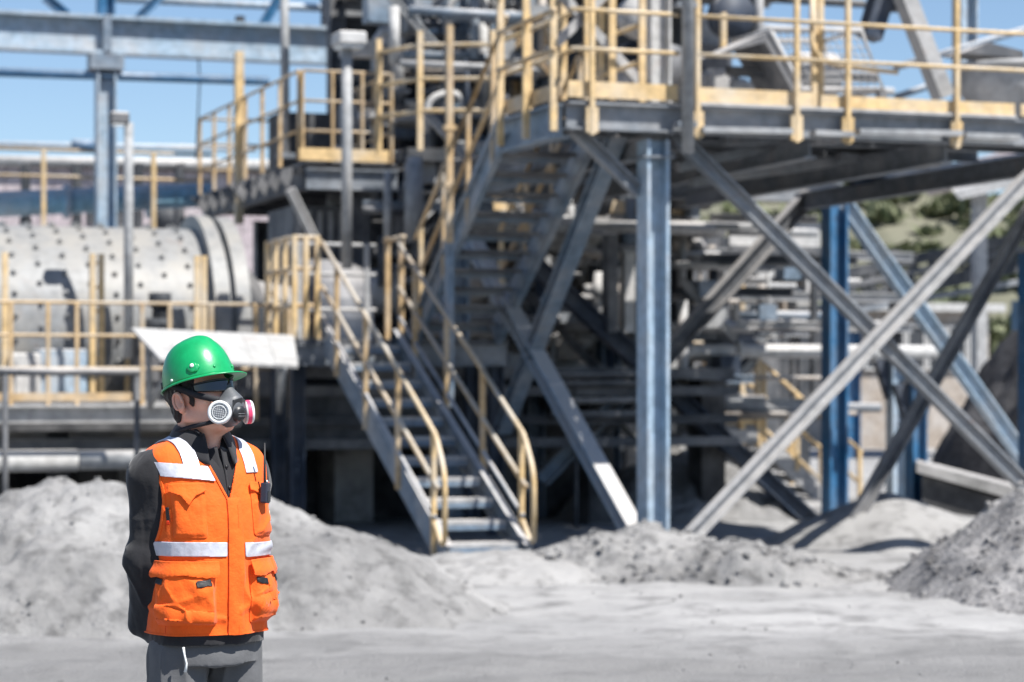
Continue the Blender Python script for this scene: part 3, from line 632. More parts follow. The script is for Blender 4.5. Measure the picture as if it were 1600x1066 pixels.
for k in range(430):
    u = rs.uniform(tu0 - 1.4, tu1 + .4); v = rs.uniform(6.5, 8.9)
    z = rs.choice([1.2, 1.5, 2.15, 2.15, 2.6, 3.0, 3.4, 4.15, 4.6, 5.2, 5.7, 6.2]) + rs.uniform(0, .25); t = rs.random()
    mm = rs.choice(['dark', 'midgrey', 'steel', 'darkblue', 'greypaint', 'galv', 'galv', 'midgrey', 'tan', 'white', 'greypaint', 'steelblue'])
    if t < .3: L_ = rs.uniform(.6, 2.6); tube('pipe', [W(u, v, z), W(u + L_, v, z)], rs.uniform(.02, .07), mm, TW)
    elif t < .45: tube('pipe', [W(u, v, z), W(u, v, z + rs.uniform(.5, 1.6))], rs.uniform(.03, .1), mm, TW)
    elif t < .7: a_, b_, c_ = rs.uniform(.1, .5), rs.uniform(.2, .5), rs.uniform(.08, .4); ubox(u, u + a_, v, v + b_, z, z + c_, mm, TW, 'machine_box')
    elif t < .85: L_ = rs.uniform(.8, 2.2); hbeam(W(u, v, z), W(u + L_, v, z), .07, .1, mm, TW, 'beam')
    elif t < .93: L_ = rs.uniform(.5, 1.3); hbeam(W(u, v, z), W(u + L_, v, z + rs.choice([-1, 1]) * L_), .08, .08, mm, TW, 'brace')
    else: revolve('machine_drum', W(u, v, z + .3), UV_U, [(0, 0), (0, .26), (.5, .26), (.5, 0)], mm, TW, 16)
TC = thing('transfer_chute', 'tall dark blue-black transfer chute behind the railing of the high left walkway', 'chute', W(1, 10, 0))
ubox(1.4, 2.1, 9.3, 10.6, 0, 9, 'dark', TC, 'casing'); ubox(-.1, .7, 9.8, 10.4, 4.14, 5.0, 'dark', TC, 'hood'); ubox(.42, .52, 8.9, 9.1, 4.14, 5.0, 'dark', TC, 'post'); ubox(.72, 1.38, 9.5, 10.2, 4.0, 5.0, 'darkblue', TC, 'duct'); ubox(.9, 1.38, 9.45, 10.2, 0, 3.95, 'dark', TC, 'duct')
for k in range(12): z = .6 + k * .7; ubox(1.37, 2.13, 9.24, 9.29, z, z + .07, 'midgrey' if k % 2 else 'greypaint', TC, 'stiffener')
rs = random.Random(21)
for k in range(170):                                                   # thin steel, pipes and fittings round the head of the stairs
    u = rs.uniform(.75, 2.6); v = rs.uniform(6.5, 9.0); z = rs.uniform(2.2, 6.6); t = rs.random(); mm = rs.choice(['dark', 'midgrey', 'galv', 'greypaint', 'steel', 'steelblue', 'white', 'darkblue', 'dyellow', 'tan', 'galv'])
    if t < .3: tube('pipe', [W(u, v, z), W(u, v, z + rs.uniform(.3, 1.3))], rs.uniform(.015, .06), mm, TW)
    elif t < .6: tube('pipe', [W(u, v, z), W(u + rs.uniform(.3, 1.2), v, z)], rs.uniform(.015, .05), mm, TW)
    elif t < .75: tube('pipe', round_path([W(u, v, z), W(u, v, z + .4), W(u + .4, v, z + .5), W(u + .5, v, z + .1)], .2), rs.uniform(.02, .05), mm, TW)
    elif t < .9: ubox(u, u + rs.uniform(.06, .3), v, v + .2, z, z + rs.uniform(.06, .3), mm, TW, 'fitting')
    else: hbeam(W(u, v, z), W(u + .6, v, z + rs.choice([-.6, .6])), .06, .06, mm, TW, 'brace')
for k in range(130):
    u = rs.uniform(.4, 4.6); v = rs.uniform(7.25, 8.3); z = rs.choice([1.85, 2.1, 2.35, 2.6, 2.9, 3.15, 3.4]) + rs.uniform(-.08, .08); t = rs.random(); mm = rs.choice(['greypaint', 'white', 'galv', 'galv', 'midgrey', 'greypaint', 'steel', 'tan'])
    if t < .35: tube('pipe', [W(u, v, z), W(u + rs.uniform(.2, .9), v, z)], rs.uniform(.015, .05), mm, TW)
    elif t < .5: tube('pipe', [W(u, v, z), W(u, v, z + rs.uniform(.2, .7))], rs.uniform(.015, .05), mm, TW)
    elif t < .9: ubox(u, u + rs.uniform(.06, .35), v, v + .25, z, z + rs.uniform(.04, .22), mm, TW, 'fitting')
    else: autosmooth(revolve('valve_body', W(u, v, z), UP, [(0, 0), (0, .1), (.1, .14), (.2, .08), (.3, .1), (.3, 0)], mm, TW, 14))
ER = thing('equipment_rack', 'pale rack of pipes and beams under the deck right of the tall column', 'rack', W(6, 11, 0))
for i in range(15):
    u = 1.5 + i * .5; z1 = rs.choice([3.7, 3.4, 2.9, 3.8]); ubox(u, u + .49, 13.3, 13.4, 0, z1, rs.choice(['midgrey', 'dark', 'midgrey', 'concrete']), ER, 'wall_panel')
for u, v in ((4.6, 9.2), (8.2, 9.2), (4.6, 12.2), (6.4, 12.2), (8.2, 12.2)):
    if 1: hbeam(W(u, v, 0), W(u, v, 3.4), .12, .12, 'midgrey', ER, 'post', UV_U)
for v in (9.1, 12.1):
    for z in (1.75, 2.35, 2.75, 3.3): hbeam(W(4.4, v, z), W(8.4 if z > 2 else 5.2, v, z), .1, .12, rs.choice(['white', 'greypaint', 'galv']), ER, 'beam')
for k in range(60):
    u = rs.uniform(4.3, 7.6); v = rs.uniform(8.8, 12); z = rs.choice([2.4, 2.8, 2.5, 3.0]) if u > 5.1 else rs.choice([1.8, 2.4, 2.8, 1.2, 1.5, 2.1]); mm = rs.choice(['white', 'greypaint', 'galv', 'midgrey', 'steelblue', 'tan', 'dark', 'dyellow']); t = rs.random()
    if t < .4: tube('pipe', [W(u, v, z), W(u + rs.uniform(.4, 1.6), v, z)], rs.uniform(.025, .08), mm, ER)
    elif t < .6: tube('pipe', [W(u, v, z), W(u, v, z + rs.uniform(.3, 1.))], rs.uniform(.02, .07), mm, ER)
    else: ubox(u, u + rs.uniform(.1, .5), v, v + .3, z, z + rs.uniform(.1, .4), mm, ER, 'fitting')
# individual pieces seen in the photograph
MT = thing('blue_motor', 'light blue electric motor high in the dark tower', 'motor', atY(705, 75, 29)); c = atY(672, 62, 29)
autosmooth(revolve('body', c, UV_U, [(0, 0), (0, .12), (.06, .14), (.5, .14), (.56, .12), (.56, 0)], 'bluemotor', MT, 18)); ubox(uv(c)[0], uv(c)[0] + .6, uv(c)[1] - .2, uv(c)[1] + .2, c.z - .22, c.z - .145, 'midgrey', MT, 'base')
for k in range(6): revolve('cooling_fin', c + UV_U * (.1 + k * .07), UV_U, [(0, .13), (0, .155), (.015, .155), (.015, .13)], 'bluemotor', MT, 18)
DR = thing('feed_drum', 'pale rounded feed drum beside the crane girder end', 'drum', atY(615, 110, 30)); c = atY(582, 75, 30)
autosmooth(revolve('body', c, UV_U, [(0, 0), (.0, .12), (.1, .25), (.32, .28), (.5, .25), (.58, .12), (.58, 0)], 'greypaint', DR, 24)); tube('feed_pipe', [c + UV_U * .3 + UP * .2, c + UV_U * .3 + UP * 1.6], .06, 'galv', DR); bbeam(c + UV_U * .3 - UP * .25, c + UV_U * .3 - UP * 1.2, .1, .1, 'midgrey', DR, 'stand', UV_U)
for (lab, px0, y0, px1, y1, Y, r, mm) in (('twin grey vertical pipes beside the feed drum', 617, -40, 617, 130, 28.5, .05, 'galv'), ('tall grey conduit in front of the dark tower left side', 622, 60, 624, 140, 28.2, .06, 'white')):
    T = thing('vertical_pipe', lab, 'pipe', atY(px1, y1, Y)); tube('pipe', [atY(px0, y0, Y), atY(px1, y1, Y)], r, mm, T, 10); q = atY(px1, y1, Y); ubox(uv(q)[0] - .1, uv(q)[0] + .1, uv(q)[1] - .1, uv(q)[1] + .1, q.z - .05, q.z - .002, 'steel', T, 'base_plate')
YW = thing('far_walkway', 'yellow edged walkway seen under the high platform deck', 'walkway', atY(930, 330, 28.5)); yv = 7.15
a, b = uv(atv(770, 318, yv))[0], uv(atv(1075, 318, yv))[0]
for i in range(5): ubox(a + (b - a) * i / 5, a + (b - a) * (i + .95) / 5, yv, yv + .02, 3.64, 3.79, 'yellow', YW, 'toe_board')
ubox(a, b, yv + .03, yv + .42, 3.56, 3.62, 'greypaint', YW, 'deck'); bbeam(W(a, yv + .1, 3.45), W(b, yv + .1, 3.45), .1, .12, 'midgrey', YW, 'beam')
for f in (.3, .75): bbeam(W(a + (b - a) * f, yv - .03, 3.4), W(a + (b - a) * f, yv - .03, 4.6), .06, .05, 'yellow', YW, 'post', UV_U)
for (px0, y0, px1, y1, v, mm) in ((845, 345, 965, 372, 7.0, 'white'), (1040, 348, 1135, 368, 6.9, 'midgrey')):
    p0, p1 = uv(atv(px0, y0, v)), uv(atv(px1, y1, v)); ubox(p0[0], p1[0], v, v + .5, p1[2], p0[2], mm, TW, 'duct')
WP = thing('sheet_screen', 'white sheet screen under the deck right of the tall column', 'panel', atv(1210, 385, 8)); p0, p1 = uv(atv(1140, 345, 8)), uv(atv(1282, 386, 8)); ubox(p0[0], p1[0], 8, 8.05, p1[2], p0[2], 'white', WP, 'sheet'); ubox(p0[0], p1[0], 7.96, 7.998, p1[2] - .08, p1[2] - .003, 'midgrey', WP, 'rim')
for (px, y) in ((1150, 386), (1272, 386)): q = atv(px, y, 8.2); bbeam(Vector((q.x, q.y, 1.5)), q - UP * .09, .08, .08, 'dark', WP, 'leg', UV_U)
CR = thing('pipe_cross', 'white pipe cross fitting under the platform left of the tall column', 'pipe', atv(936, 520, 6.5)); tube('pipe', [atv(936, 425, 6.6), atv(936, 520, 6.6)], .07, 'white', CR, 10); tube('pipe', [atv(914, 452, 6.6), atv(962, 452, 6.6)], .06, 'white', CR, 10)
revolve('flange', atv(936, 452, 6.6) - UV_V * .02, -UV_V, [(0, 0), (0, .12), (.1, .12), (.1, 0)], 'white', CR, 12)
for k, (px, y0, y1) in enumerate(((981, 395, 520),)):
    q = thing('white_duct', 'upright pale duct just left of the tall blue column', 'duct', atv(px, y1, 6)); a, b = atv(px, y0, 6), atv(px, y1, 6); bbeam(a, b, .14, .12, 'white', q, 'body', UV_U); bbeam(a - UV_U * .22 + UP * .2, b - UV_U * .22, .2, .12, 'midgrey', q, 'side_duct', UV_U); part('flange', *box_geo(a + UP * .02, (.2, .18, .03)), 'galv', q)
# dusty sheets at mid level
DS = thing('dusty_cover', 'pale dust covered sloping sheet behind the tall column foot', 'cover', atv(930, 570, 6.9))
for (x0, x1, yt, yb, k) in ((848, 1000, 520, 570, 0), (748, 835, 492, 556, 1)):
    a, b = atv(x0 + 15, yt, 8.5), atv(x1 - 25, yt, 8.5); c_, d_ = atv(x1, yb, 7.5), atv(x0, yb, 7.5)
    prism('sheet', [a, b, c_, d_], Vector((0, .0, -.04)), 'white', DS)
for px in (770, 870, 960): q = atv(px, 562, 7.75); bbeam(Vector((q.x, q.y, 1.2)), q, .07, .07, 'dark', DS, 'leg', UV_U)
LP = thing('pipe_bundle', 'bundle of grey pipes running along the shaded ledge below the dusty cover', 'pipe', atv(900, 640, 5.4))
for y, r, mm in ((601, .04, 'dark'), (627, .035, 'midgrey'), (650, .05, 'dark'), (588, .03, 'dark')): tube('pipe', [atv(860, y, 5.45), atv(1045, y - 2, 5.45)], r, mm, LP, 10)
for px in (900, 1005): q = atv(px, 590, 5.47); bbeam(Vector((q.x, q.y, 0)), q, .06, .03, 'dark', LP, 'support', UV_U)

# ------------------------------------------------------------------ equipment on the deck, right
GD = thing('drive_guard', 'grey wire mesh drive guard with drum on the high platform', 'machine guard', W(3, 1.2, DZ)); gvv = 1.1
fp = [atv(1203, 47, gvv), atv(1345, 47, gvv), atv(1380, 140, gvv), atv(1252, 140, gvv)]; z0 = fp[2].z
for p in fp: pass
fb = [p + UV_V * .8 for p in fp]
for ring_ in (fp, fb): tube('frame', [*ring_, ring_[0]], .03, 'greypaint', GD)
for a, b in zip(fp, fb): tube('frame', [a, b], .025, 'greypaint', GD)
for k in range(1, 12):
    f = k / 12; tube('mesh_wire', [fp[0].lerp(fp[1], f), fp[3].lerp(fp[2], f)], .006, 'galv', GD, 4)
for k in range(1, 7):
    f = k / 7; tube('mesh_wire', [fp[0].lerp(fp[3], f), fp[1].lerp(fp[2], f)], .006, 'galv', GD, 4)
prism('cover_plate', [atv(1128, 82, gvv), atv(1205, 47, gvv), atv(1252, 140, gvv), atv(1240, 145, gvv), atv(1196, 66, gvv)], UV_V * .7, 'midgrey', GD)
c = atv(1240, 116, gvv + .4); autosmooth(revolve('drum', c, UV_U, [(0, 0), (0, .2), (.02, .22), (.42, .22), (.44, .2), (.44, 0)], 'galv', GD, 24)); tube('axle', [c - UV_U * .7, c + UV_U * .9], .05, 'dark', GD)
for px in (1130, 1250, 1378): q = uv(atv(px, 140, gvv)); ubox(q[0] - .04, q[0] + .04, gvv - .03, gvv + .05, DZ, q[2] - .02, 'midgrey', GD, 'foot')
HP = thing('steel_hopper', 'grey steel hopper at the right end of the high platform', 'hopper', atv(1560, 165, 1.0)); c = atv(1560, 150, 1.3)
o = revolve('bowl', Vector((c.x + .12, c.y, 4.085)), UP, [(0, .28), (.1, .30), (.38, .48), (.62, .52), (.64, .5), (.6, .46)], 'galv', HP, 28); revolve('rim', Vector((c.x + .12, c.y, 4.085 + .6)), UP, [(0, .5), (0, .56), (.06, .56), (.06, .5)], 'greypaint', HP, 28)
prism('chute_lip', [atv(1505, 82, 1.0), atv(1545, 66, 1.0), atv(1600, 80, 1.0), atv(1600, 92, 1.0)], UV_V * .4, 'midgrey', HP)
ubox(uv(c)[0] + .0, uv(c)[0] + .5, .75, .8, 4.085, 4.35, 'white', HP, 'front_plate')
CH = thing('inclined_chute', 'pale inclined chute leaning above the high platform railing', 'chute', atv(1472, 152, 2)); bbeam(atv(1404, -30, 2), atv(1474, 152, 2), .16, .2, 'greypaint', CH, 'duct', UV_V); bbeam(atv(1385, -30, 2.2), atv(1358, 60, 2.2), .2, .2, 'darkblue', CH, 'leg', UV_V); bbeam(atv(1362, 6, 2.2), atv(1412, 6, 2.2), .16, .16, 'darkblue', CH, 'crossbar')
tube('stay', [atv(1398, 106, 2.3), atv(1640, 35, 2.3)], .035, 'steelblue', CH); tube('stay', [atv(1400, 152, 2.3), atv(1470, 128, 2.3)], .035, 'steelblue', CH)
SC_ = thing('steel_column', 'pale blue column rising behind the grey hopper', 'column', atv(1508, 160, 2.6)); q = atv(1508, 160, 2.6); hbeam(Vector((q.x, q.y, DZ)), Vector((q.x, q.y, 9)), .2, .2, 'paleblue', SC_, 'shaft', UV_U); ubox(uv(q)[0] - .16, uv(q)[0] + .16, 2.44, 2.76, DZ + .002, DZ + .03, 'steel', SC_, 'base_plate')
MX = thing('conveyor_drive', 'dark conveyor drive machinery on the platform beside the white column', 'machinery', W(1.7, 1.8, DZ))
rs2 = random.Random(11); mu0 = uv(atv(1095, 120, 2))[0]; mu1 = uv(atv(1235, 120, 2))[0]
for k in range(26):
    u = rs2.uniform(mu0 - .5, mu1 - .25); v = rs2.uniform(1.8, 4.5); z = DZ + rs2.choice([0.0, 0.0, .3, .6, .9]) ; mm = rs2.choice(['dark', 'darkblue', 'midgrey', 'dark', 'greypaint'])
    if rs2.random() < .55: ubox(u, u + rs2.uniform(.15, .5), v, v + .4, z + .002, z + rs2.uniform(.2, .7), mm, MX, 'housing', .01)
    elif rs2.random() < .5: revolve('pulley', W(u, v, z + .25), -UV_V, [(0, 0), (0, .22), (.2, .22), (.2, 0)], mm, MX, 18)
    else: tube('pipe', [W(u, v, z), W(u, v, z + 1.2)], .05, mm, MX)
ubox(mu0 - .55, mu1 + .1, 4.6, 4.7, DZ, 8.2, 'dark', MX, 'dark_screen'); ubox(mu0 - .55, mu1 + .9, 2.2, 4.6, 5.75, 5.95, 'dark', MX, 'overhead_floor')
bbeam(atv(1170, 110, 4.0), atv(1170, -40, 4.0), .1, .1, 'dark', MX, 'upright', UV_U); bbeam(atv(1130, 80, 1.9), atv(1130, 20, 1.9), .06, .05, 'yellow', MX, 'upright', UV_U)

# ------------------------------------------------------------------ right background
WPp = thing('white_pipe', 'white pipe with an elbow running behind the crossed braces', 'pipe', atY(1044, 640, 29.5)); wv = uv(atY(1200, 548, 29.5))[1]
e = atv(1490, 545, wv); s = atv(1045, 546, wv); s.z = e.z = 2.0
tube('pipe', round_path([atv(1045, 546, wv) * 1 - UP * 1.0, s, e], .35, 6), .085, 'white', WPp, 12)
for px in (1110, 1300, 1420): q = atv(px, 560, wv); bbeam(Vector((q.x, q.y, 0)), Vector((q.x, q.y, 1.91)), .08, .08, 'steelblue', WPp, 'support', UV_U)
for px in (1150, 1360): revolve('flange', Vector((*atv(px, 548, wv).xy, 2.0)), UV_U, [(0, .05), (0, .13), (.05, .13), (.05, .05)], 'white', WPp, 14)
FS = thing('far_stairs', 'far yellow railed platform with dusty stairs descending to the right', 'staircase', atY(1180, 790, 33)); fv = uv(atY(1180, 700, 33))[1]
fu_ = lambda px: uv(atv(px, 650, fv))[0]
zt = 1.05; ubox(fu_(1085), fu_(1180), fv, fv + 1.2, zt - .08, zt, 'greypaint', FS, 'landing'); bbeam(W(fu_(1085), fv - .04, zt - .16), W(fu_(1180), fv - .04, zt - .16), .1, .18, 'greypaint', FS, 'edge_beam')
ubox(fu_(1090), fu_(1182), fv - .05, fv - .035, zt + .0, zt + .16, 'yellow', FS, 'toe_board')
for z in (zt + .4, zt + .75, zt + 1.1): tube('rail', [W(fu_(1065), fv - .04, z), W(fu_(1185), fv - .04, z)], .03, 'yellow', FS)
for px, hh in ((1068, 1.1), (1100, 1.5), (1125, 1.1), (1157, 1.9), (1182, 1.1)): bbeam(W(fu_(px), fv - .04, zt - .3), W(fu_(px), fv - .04, zt + hh), .09, .06, 'yellow', FS, 'post', UV_U)
for vv in (fv, fv + 1.1): bbeam(W(fu_(1170), vv, zt - .05), W(fu_(1330), vv, -.35), .08, .22, 'greypaint', FS, 'stringer')
for i in range(8):
    f = (i + .5) / 8; u = fu_(1170) + (fu_(1330) - fu_(1170)) * f; z = zt - .05 - (zt + .3) * f; ubox(u - .1, u + .12, fv + .06, fv + 1.05, z, z + .1, 'white', FS, 'tread')
for vv in (fv - .03, fv + 1.15):
    for h in (.5, .95): tube('handrail', [W(fu_(1175), vv, zt + h), W(fu_(1345), vv, h - .3)], .03, 'yellow', FS)
    for f in (.1, .4, .7, .98): u = fu_(1175) + (fu_(1345) - fu_(1175)) * f; z = zt - (zt + .3) * f; bbeam(W(u, vv, z - .1), W(u, vv, z + .95), .06, .05, 'yellow', FS, 'post', UV_U)
for px in (1090, 1175): bbeam(W(fu_(px), fv + .3, 0), W(fu_(px), fv + .3, zt - .09), .14, .14, 'concrete', FS, 'leg', UV_U)
for k, (px, y0, y1, Y, mm, lab) in enumerate(((1400, 560, 790, 32, 'paleblue', 'pale blue column behind the crossed braces at right'), (1432, 600, 800, 30, 'blue', 'deep blue column behind the crossed braces at right'), (1090, 575, 650, 31, 'paleblue', 'short pale blue column under the white pipe elbow'))):
    T = thing('steel_column', lab, 'column', Vector((atY(px, y1, Y).x, Y, 0)), 'columns behind the crossed braces'); q = atY(px, y0, Y); hbeam(Vector((q.x, q.y, 0.)), q, .2, .2, mm, T, 'shaft', UV_U); ubox(uv(q)[0] - .15, uv(q)[0] + .15, uv(q)[1] - .15, uv(q)[1] + .15, q.z + .002, q.z + .04, 'steel', T, 'cap_plate')
    prism('flared_head', [q - UV_U * .3 - UP * .003 + UP * .0, q + UV_U * .3, q + UV_U * .11 - UP * .55, q - UV_U * .11 - UP * .55], UV_V * .12, 'darkblue', T)
CV = thing('conveyor_gallery', 'dark inclined conveyor gallery crossing the hillside at right', 'conveyor', atY(1450, 600, 45)); cv = 26
for (x0, y0, x1, y1, mm, h_) in ((1300, 432, 1640, 362, 'dark', .22), (1300, 478, 1640, 404, 'dark', .3), (1300, 452, 1640, 380, 'midgrey', .12), (1300, 492, 1640, 432, 'steel', .12)):
    for dv in (0, 1.2): bbeam(atv(x0, y0, cv + dv), atv(x1, y1, cv + dv), .12, h_, mm, CV, 'chord')
for k in range(12):
    f = k / 11; a = atv(1300 + 340 * f, 432 - 70 * f, cv); b = atv(1300 + 340 * f, 478 - 74 * f, cv); bbeam(a, b, .1, .1, 'dark', CV, 'upright', UV_U); 
    f2 = min(1, (k + 1) / 11); b2 = atv(1300 + 340 * f2, 478 - 74 * f2, cv); bbeam(a, b2, .07, .07, 'dark', CV, 'diagonal', UV_V)
prism('belt', [atv(1300, 462, cv), atv(1640, 392, cv), atv(1640, 392, cv + 1.2), atv(1300, 462, cv + 1.2)], UP * .06, 'dark', CV)
for px in (1330, 1595): q = atv(px, 470, cv + .6); hbeam(Vector((q.x, q.y, 0)), q, .3, .3, 'blue', CV, 'leg', UV_U)
WR = thing('pale_roof', 'pale sloping roof edge at the right picture edge below the deck', 'roof', atY(1560, 300, 50))
prism('roof_sheet', [atY(1490, 300, 50), atY(1680, 245, 50), atY(1680, 268, 50), atY(1500, 312, 50)], Vector((.5, 3, .3)), 'white', WR); prism('ridge_sheet', [atY(1440, 272, 53), atY(1680, 205, 53), atY(1680, 235, 53), atY(1470, 290, 53)], Vector((.3, 3, 0)), 'cladding', WR)
for px in (1530, 1650): q = atY(px, 300, 51); bbeam(Vector((q.x, q.y, 0)), q, .25, .25, 'greypaint', WR, 'post', UV_U)
OB = thing('site_office', 'tan low building with framed windows behind the conveyor legs', 'building', atY(1440, 560, 60)); ov = uv(atY(1440, 520, 60))[1]
q0, q1 = uv(atv(1335, 560, ov)), uv(atv(1545, 480, ov)); ubox(q0[0], q1[0], ov, ov + 5, 0, 3.4, 'tan', OB, 'wall'); ubox(q0[0] - .3, q1[0] + .3, ov - .3, ov + 5.3, 3.402, 3.6, 'white', OB, 'roof')
for k in range(6):
    u = q0[0] + .3 + k * (q1[0] - q0[0] - .3) / 6; f = ubox(u, u + .42, ov - .06, ov - .003, 2.0, 3.0, 'dark', OB, 'window')
    for (a_, b_, c_, d_) in ((u - .06, u, 1.94, 3.06), (u + .42, u + .48, 1.94, 3.06), (u, u + .42, 3.0, 3.06), (u, u + .42, 1.94, 2.0)): ubox(a_, b_, ov - .1, ov - .002, c_, d_, 'white', f, 'frame')
LB = thing('low_wall', 'low pale concrete wall slab below the slag heap', 'wall', atY(1500, 760, 29)); prism('slab', [atY(1432, 722, 29), atY(1600, 765, 29), atY(1600, 785, 29), atY(1432, 738, 29)], Vector((.2, 1.2, .0)), 'concrete', LB); prism('footing', [atY(1440, 742, 29.1), atY(1580, 785, 29.1), Vector((atY(1580, 785, 29.1).x, 29.1, 0)), Vector((atY(1440, 742, 29.1).x, 29.1, 0))], Vector((.2, .8, 0)), 'dconcrete', LB)
# hillside with scrub
def hillside():
    nx, ny = 120, 60; xs = np.linspace(-12, 110, nx); ys = np.linspace(62, 150, ny); X, Y = np.meshgrid(xs, ys); Pn = np.stack([X, Y, X * 0], -1) * .06
    Z = np.clip((Y - 62) / 30, 0, 1) ** .8 * 8.6 * np.clip((X + 6) / 9, 0, 1) ** .6 + fbm(Pn * 2.5, 4) * 1.4 * np.clip((Y - 64) / 10, 0, 1) - .15
    o = link('hillside', mesh('hillside', np.stack([X, Y, Z], -1).reshape(-1, 3), grid_faces(nx, ny), True), 'hill'); tag(o, kind='structure')
    rs = np.random.RandomState(4); vs, fs = [], []
    P3 = np.stack([X, Y, Z], -1)[3:, 8:60].reshape(-1, 3); idx = rs.choice(len(P3), 1500)
    for i in idx:
        r = rs.uniform(.3, .8); c = P3[i] + rs.randn(3) * [.5, .5, 0]
        for k in range(45):
            d = rs.randn(3); d /= np.linalg.norm(d); d[2] = abs(d[2]); p = c + d * r * (.5 + .5 * rs.rand()) * [1, 1, .8]; a, b = rs.randn(3) * .13, rs.randn(3) * .13
            n0 = len(vs); vs += [p - a - b, p + a - b, p + a + b, p - a + b]; fs.append((n0, n0 + 1, n0 + 2, n0 + 3))
    o = link('hillside_scrub', mesh('hillside_scrub', vs, fs), 'leaf'); tag(o, 'olive green scrub covering the far hillside', 'scrub', None, 'stuff')
hillside()
# ------------------------------------------------------------------ the worker
PHI, PSI, TILT = R(35), R(56), R(-9)
PLOC = Vector(((322 - 800) / F * 7.1, 7.1, 0))
def smin(a, b, k):
    if k <= 0: return np.minimum(a, b)
    h = np.clip(.5 + .5 * (b - a) / k, 0, 1); return b * (1 - h) + a * h - k * h * (1 - h)
def sdf_mesh(prims, cell, lo, hi):
    lo = np.array(lo, float); n = np.ceil((np.array(hi) - lo) / cell).astype(int) + 1
    fld = np.full(n, .5, np.float32)
    for kind, bb, k, fn in prims:
        pad = k + 3 * cell
        i0 = np.clip(np.floor((np.array(bb[0]) - pad - lo) / cell).astype(int), 0, n - 1); i1 = np.clip(np.ceil((np.array(bb[1]) + pad - lo) / cell).astype(int) + 1, 1, n)
        g = np.stack(np.meshgrid(*[lo[a] + cell * np.arange(i0[a], i1[a]) for a in range(3)], indexing='ij'), -1).astype(np.float32)
        d = fn(g); s = tuple(slice(i0[a], i1[a]) for a in range(3))
        fld[s] = smin(fld[s], d, k) if kind == '+' else -smin(-fld[s], d, k)
    return surface_nets(fld, lo, cell)
def surface_nets(f, lo, cell):
    s = f < 0; nx, ny, nz = f.shape
    c = np.zeros((nx - 1, ny - 1, nz - 1), np.int8)
    for dx in (0, 1):
        for dy in (0, 1):
            for dz in (0, 1): c += s[dx:nx - 1 + dx, dy:ny - 1 + dy, dz:nz - 1 + dz]
    act = np.argwhere((c > 0) & (c < 8)); vid = -np.ones(c.shape, np.int64); vid[tuple(act.T)] = np.arange(len(act))
    acc = np.zeros((len(act), 3)); cnt = np.zeros(len(act)); cor = [(a, b, d) for a in (0, 1) for b in (0, 1) for d in (0, 1)]
    val = [f[act[:, 0] + a, act[:, 1] + b, act[:, 2] + d] for a, b, d in cor]
    for i in range(8):
        for j in range(i + 1, 8):
            df = [abs(cor[i][k] - cor[j][k]) for k in range(3)]
            if sum(df) != 1: continue
            m = (val[i] < 0) != (val[j] < 0); t = np.where(m, val[i] / np.where(val[i] - val[j] == 0, 1, val[i] - val[j]), 0)
            p = np.array(cor[i]) + t[:, None] * (np.array(cor[j]) - np.array(cor[i])); acc[m] += p[m]; cnt[m] += 1
    vs = (act + acc / cnt[:, None]) * cell + lo; fs = []
    for ax in range(3):
        a, b = [(1, 2), (2, 0), (0, 1)][ax]
        sl0 = [slice(None)] * 3; sl1 = [slice(None)] * 3; sl0[ax] = slice(0, -1); sl1[ax] = slice(1, None)
        e = np.argwhere(s[tuple(sl0)] != s[tuple(sl1)]); e = e[(e[:, a] > 0) & (e[:, b] > 0) & (e[:, a] < f.shape[a] - 1) & (e[:, b] < f.shape[b] - 1)]
        def q(da, db):
            x = e.copy(); x[:, a] -= da; x[:, b] -= db; return vid[tuple(x.T)]
        quad = np.stack([q(1, 1), q(0, 1), q(0, 0), q(1, 0)], -1); fl = s[tuple(e.T)]; quad[~fl] = quad[~fl][:, ::-1]; fs.append(quad)
    return vs, np.concatenate(fs)
def cone(a, b, ra, rb, k=.01, kind='+', xf=None):
    a, b = [np.array(xf(*p) if xf else p, float) for p in (a, b)]
    def fn(p):
        ab = b - a; t = np.clip(((p - a) @ ab) / (ab @ ab), 0, 1); return np.linalg.norm(p - a - t[..., None] * ab, axis=-1) - (ra + (rb - ra) * t)
    r = max(ra, rb); return kind, (np.minimum(a, b) - r, np.maximum(a, b) + r), k, fn
def ell(c, r, k=.01, kind='+', xf=None, M=None):
    cc = np.array(xf(*c) if xf else c, float); r = np.array(r, float); Mx = np.array(M) if M is not None else None
    def fn(p):
        q = p - cc
        if Mx is not None: q = q @ Mx
        k0 = np.linalg.norm(q / r, axis=-1); k1 = np.linalg.norm(q / r ** 2, axis=-1); return k0 * (k0 - 1) / np.maximum(k1, 1e-6)
    m = r.max(); return kind, (cc - m, cc + m), k, fn
HR = (Matrix.Rotation(PSI - PHI, 3, 'Z') @ Matrix.Rotation(TILT, 3, 'X')); HRn = np.array(HR); HPOS = np.array((-.0135, .0095, 1.548))
def H(x, y, z): return HPOS + HRn @ np.array((x, y, z), float)
TOR = np.array([(.876, .188, .152, .135, 0), (.93, .186, .152, .130, 0), (1.02, .180, .150, .125, 0), (1.11, .182, .152, .128, 0), (1.20, .188, .150, .135, .0), (1.28, .190, .140, .140, .005),
                (1.345, .194, .124, .138, .01), (1.388, .194, .102, .125, .015), (1.415, .168, .082, .108, .02), (1.438, .112, .068, .090, .022), (1.458, .072, .058, .075, .022)])
TOR[:, 1] *= .955
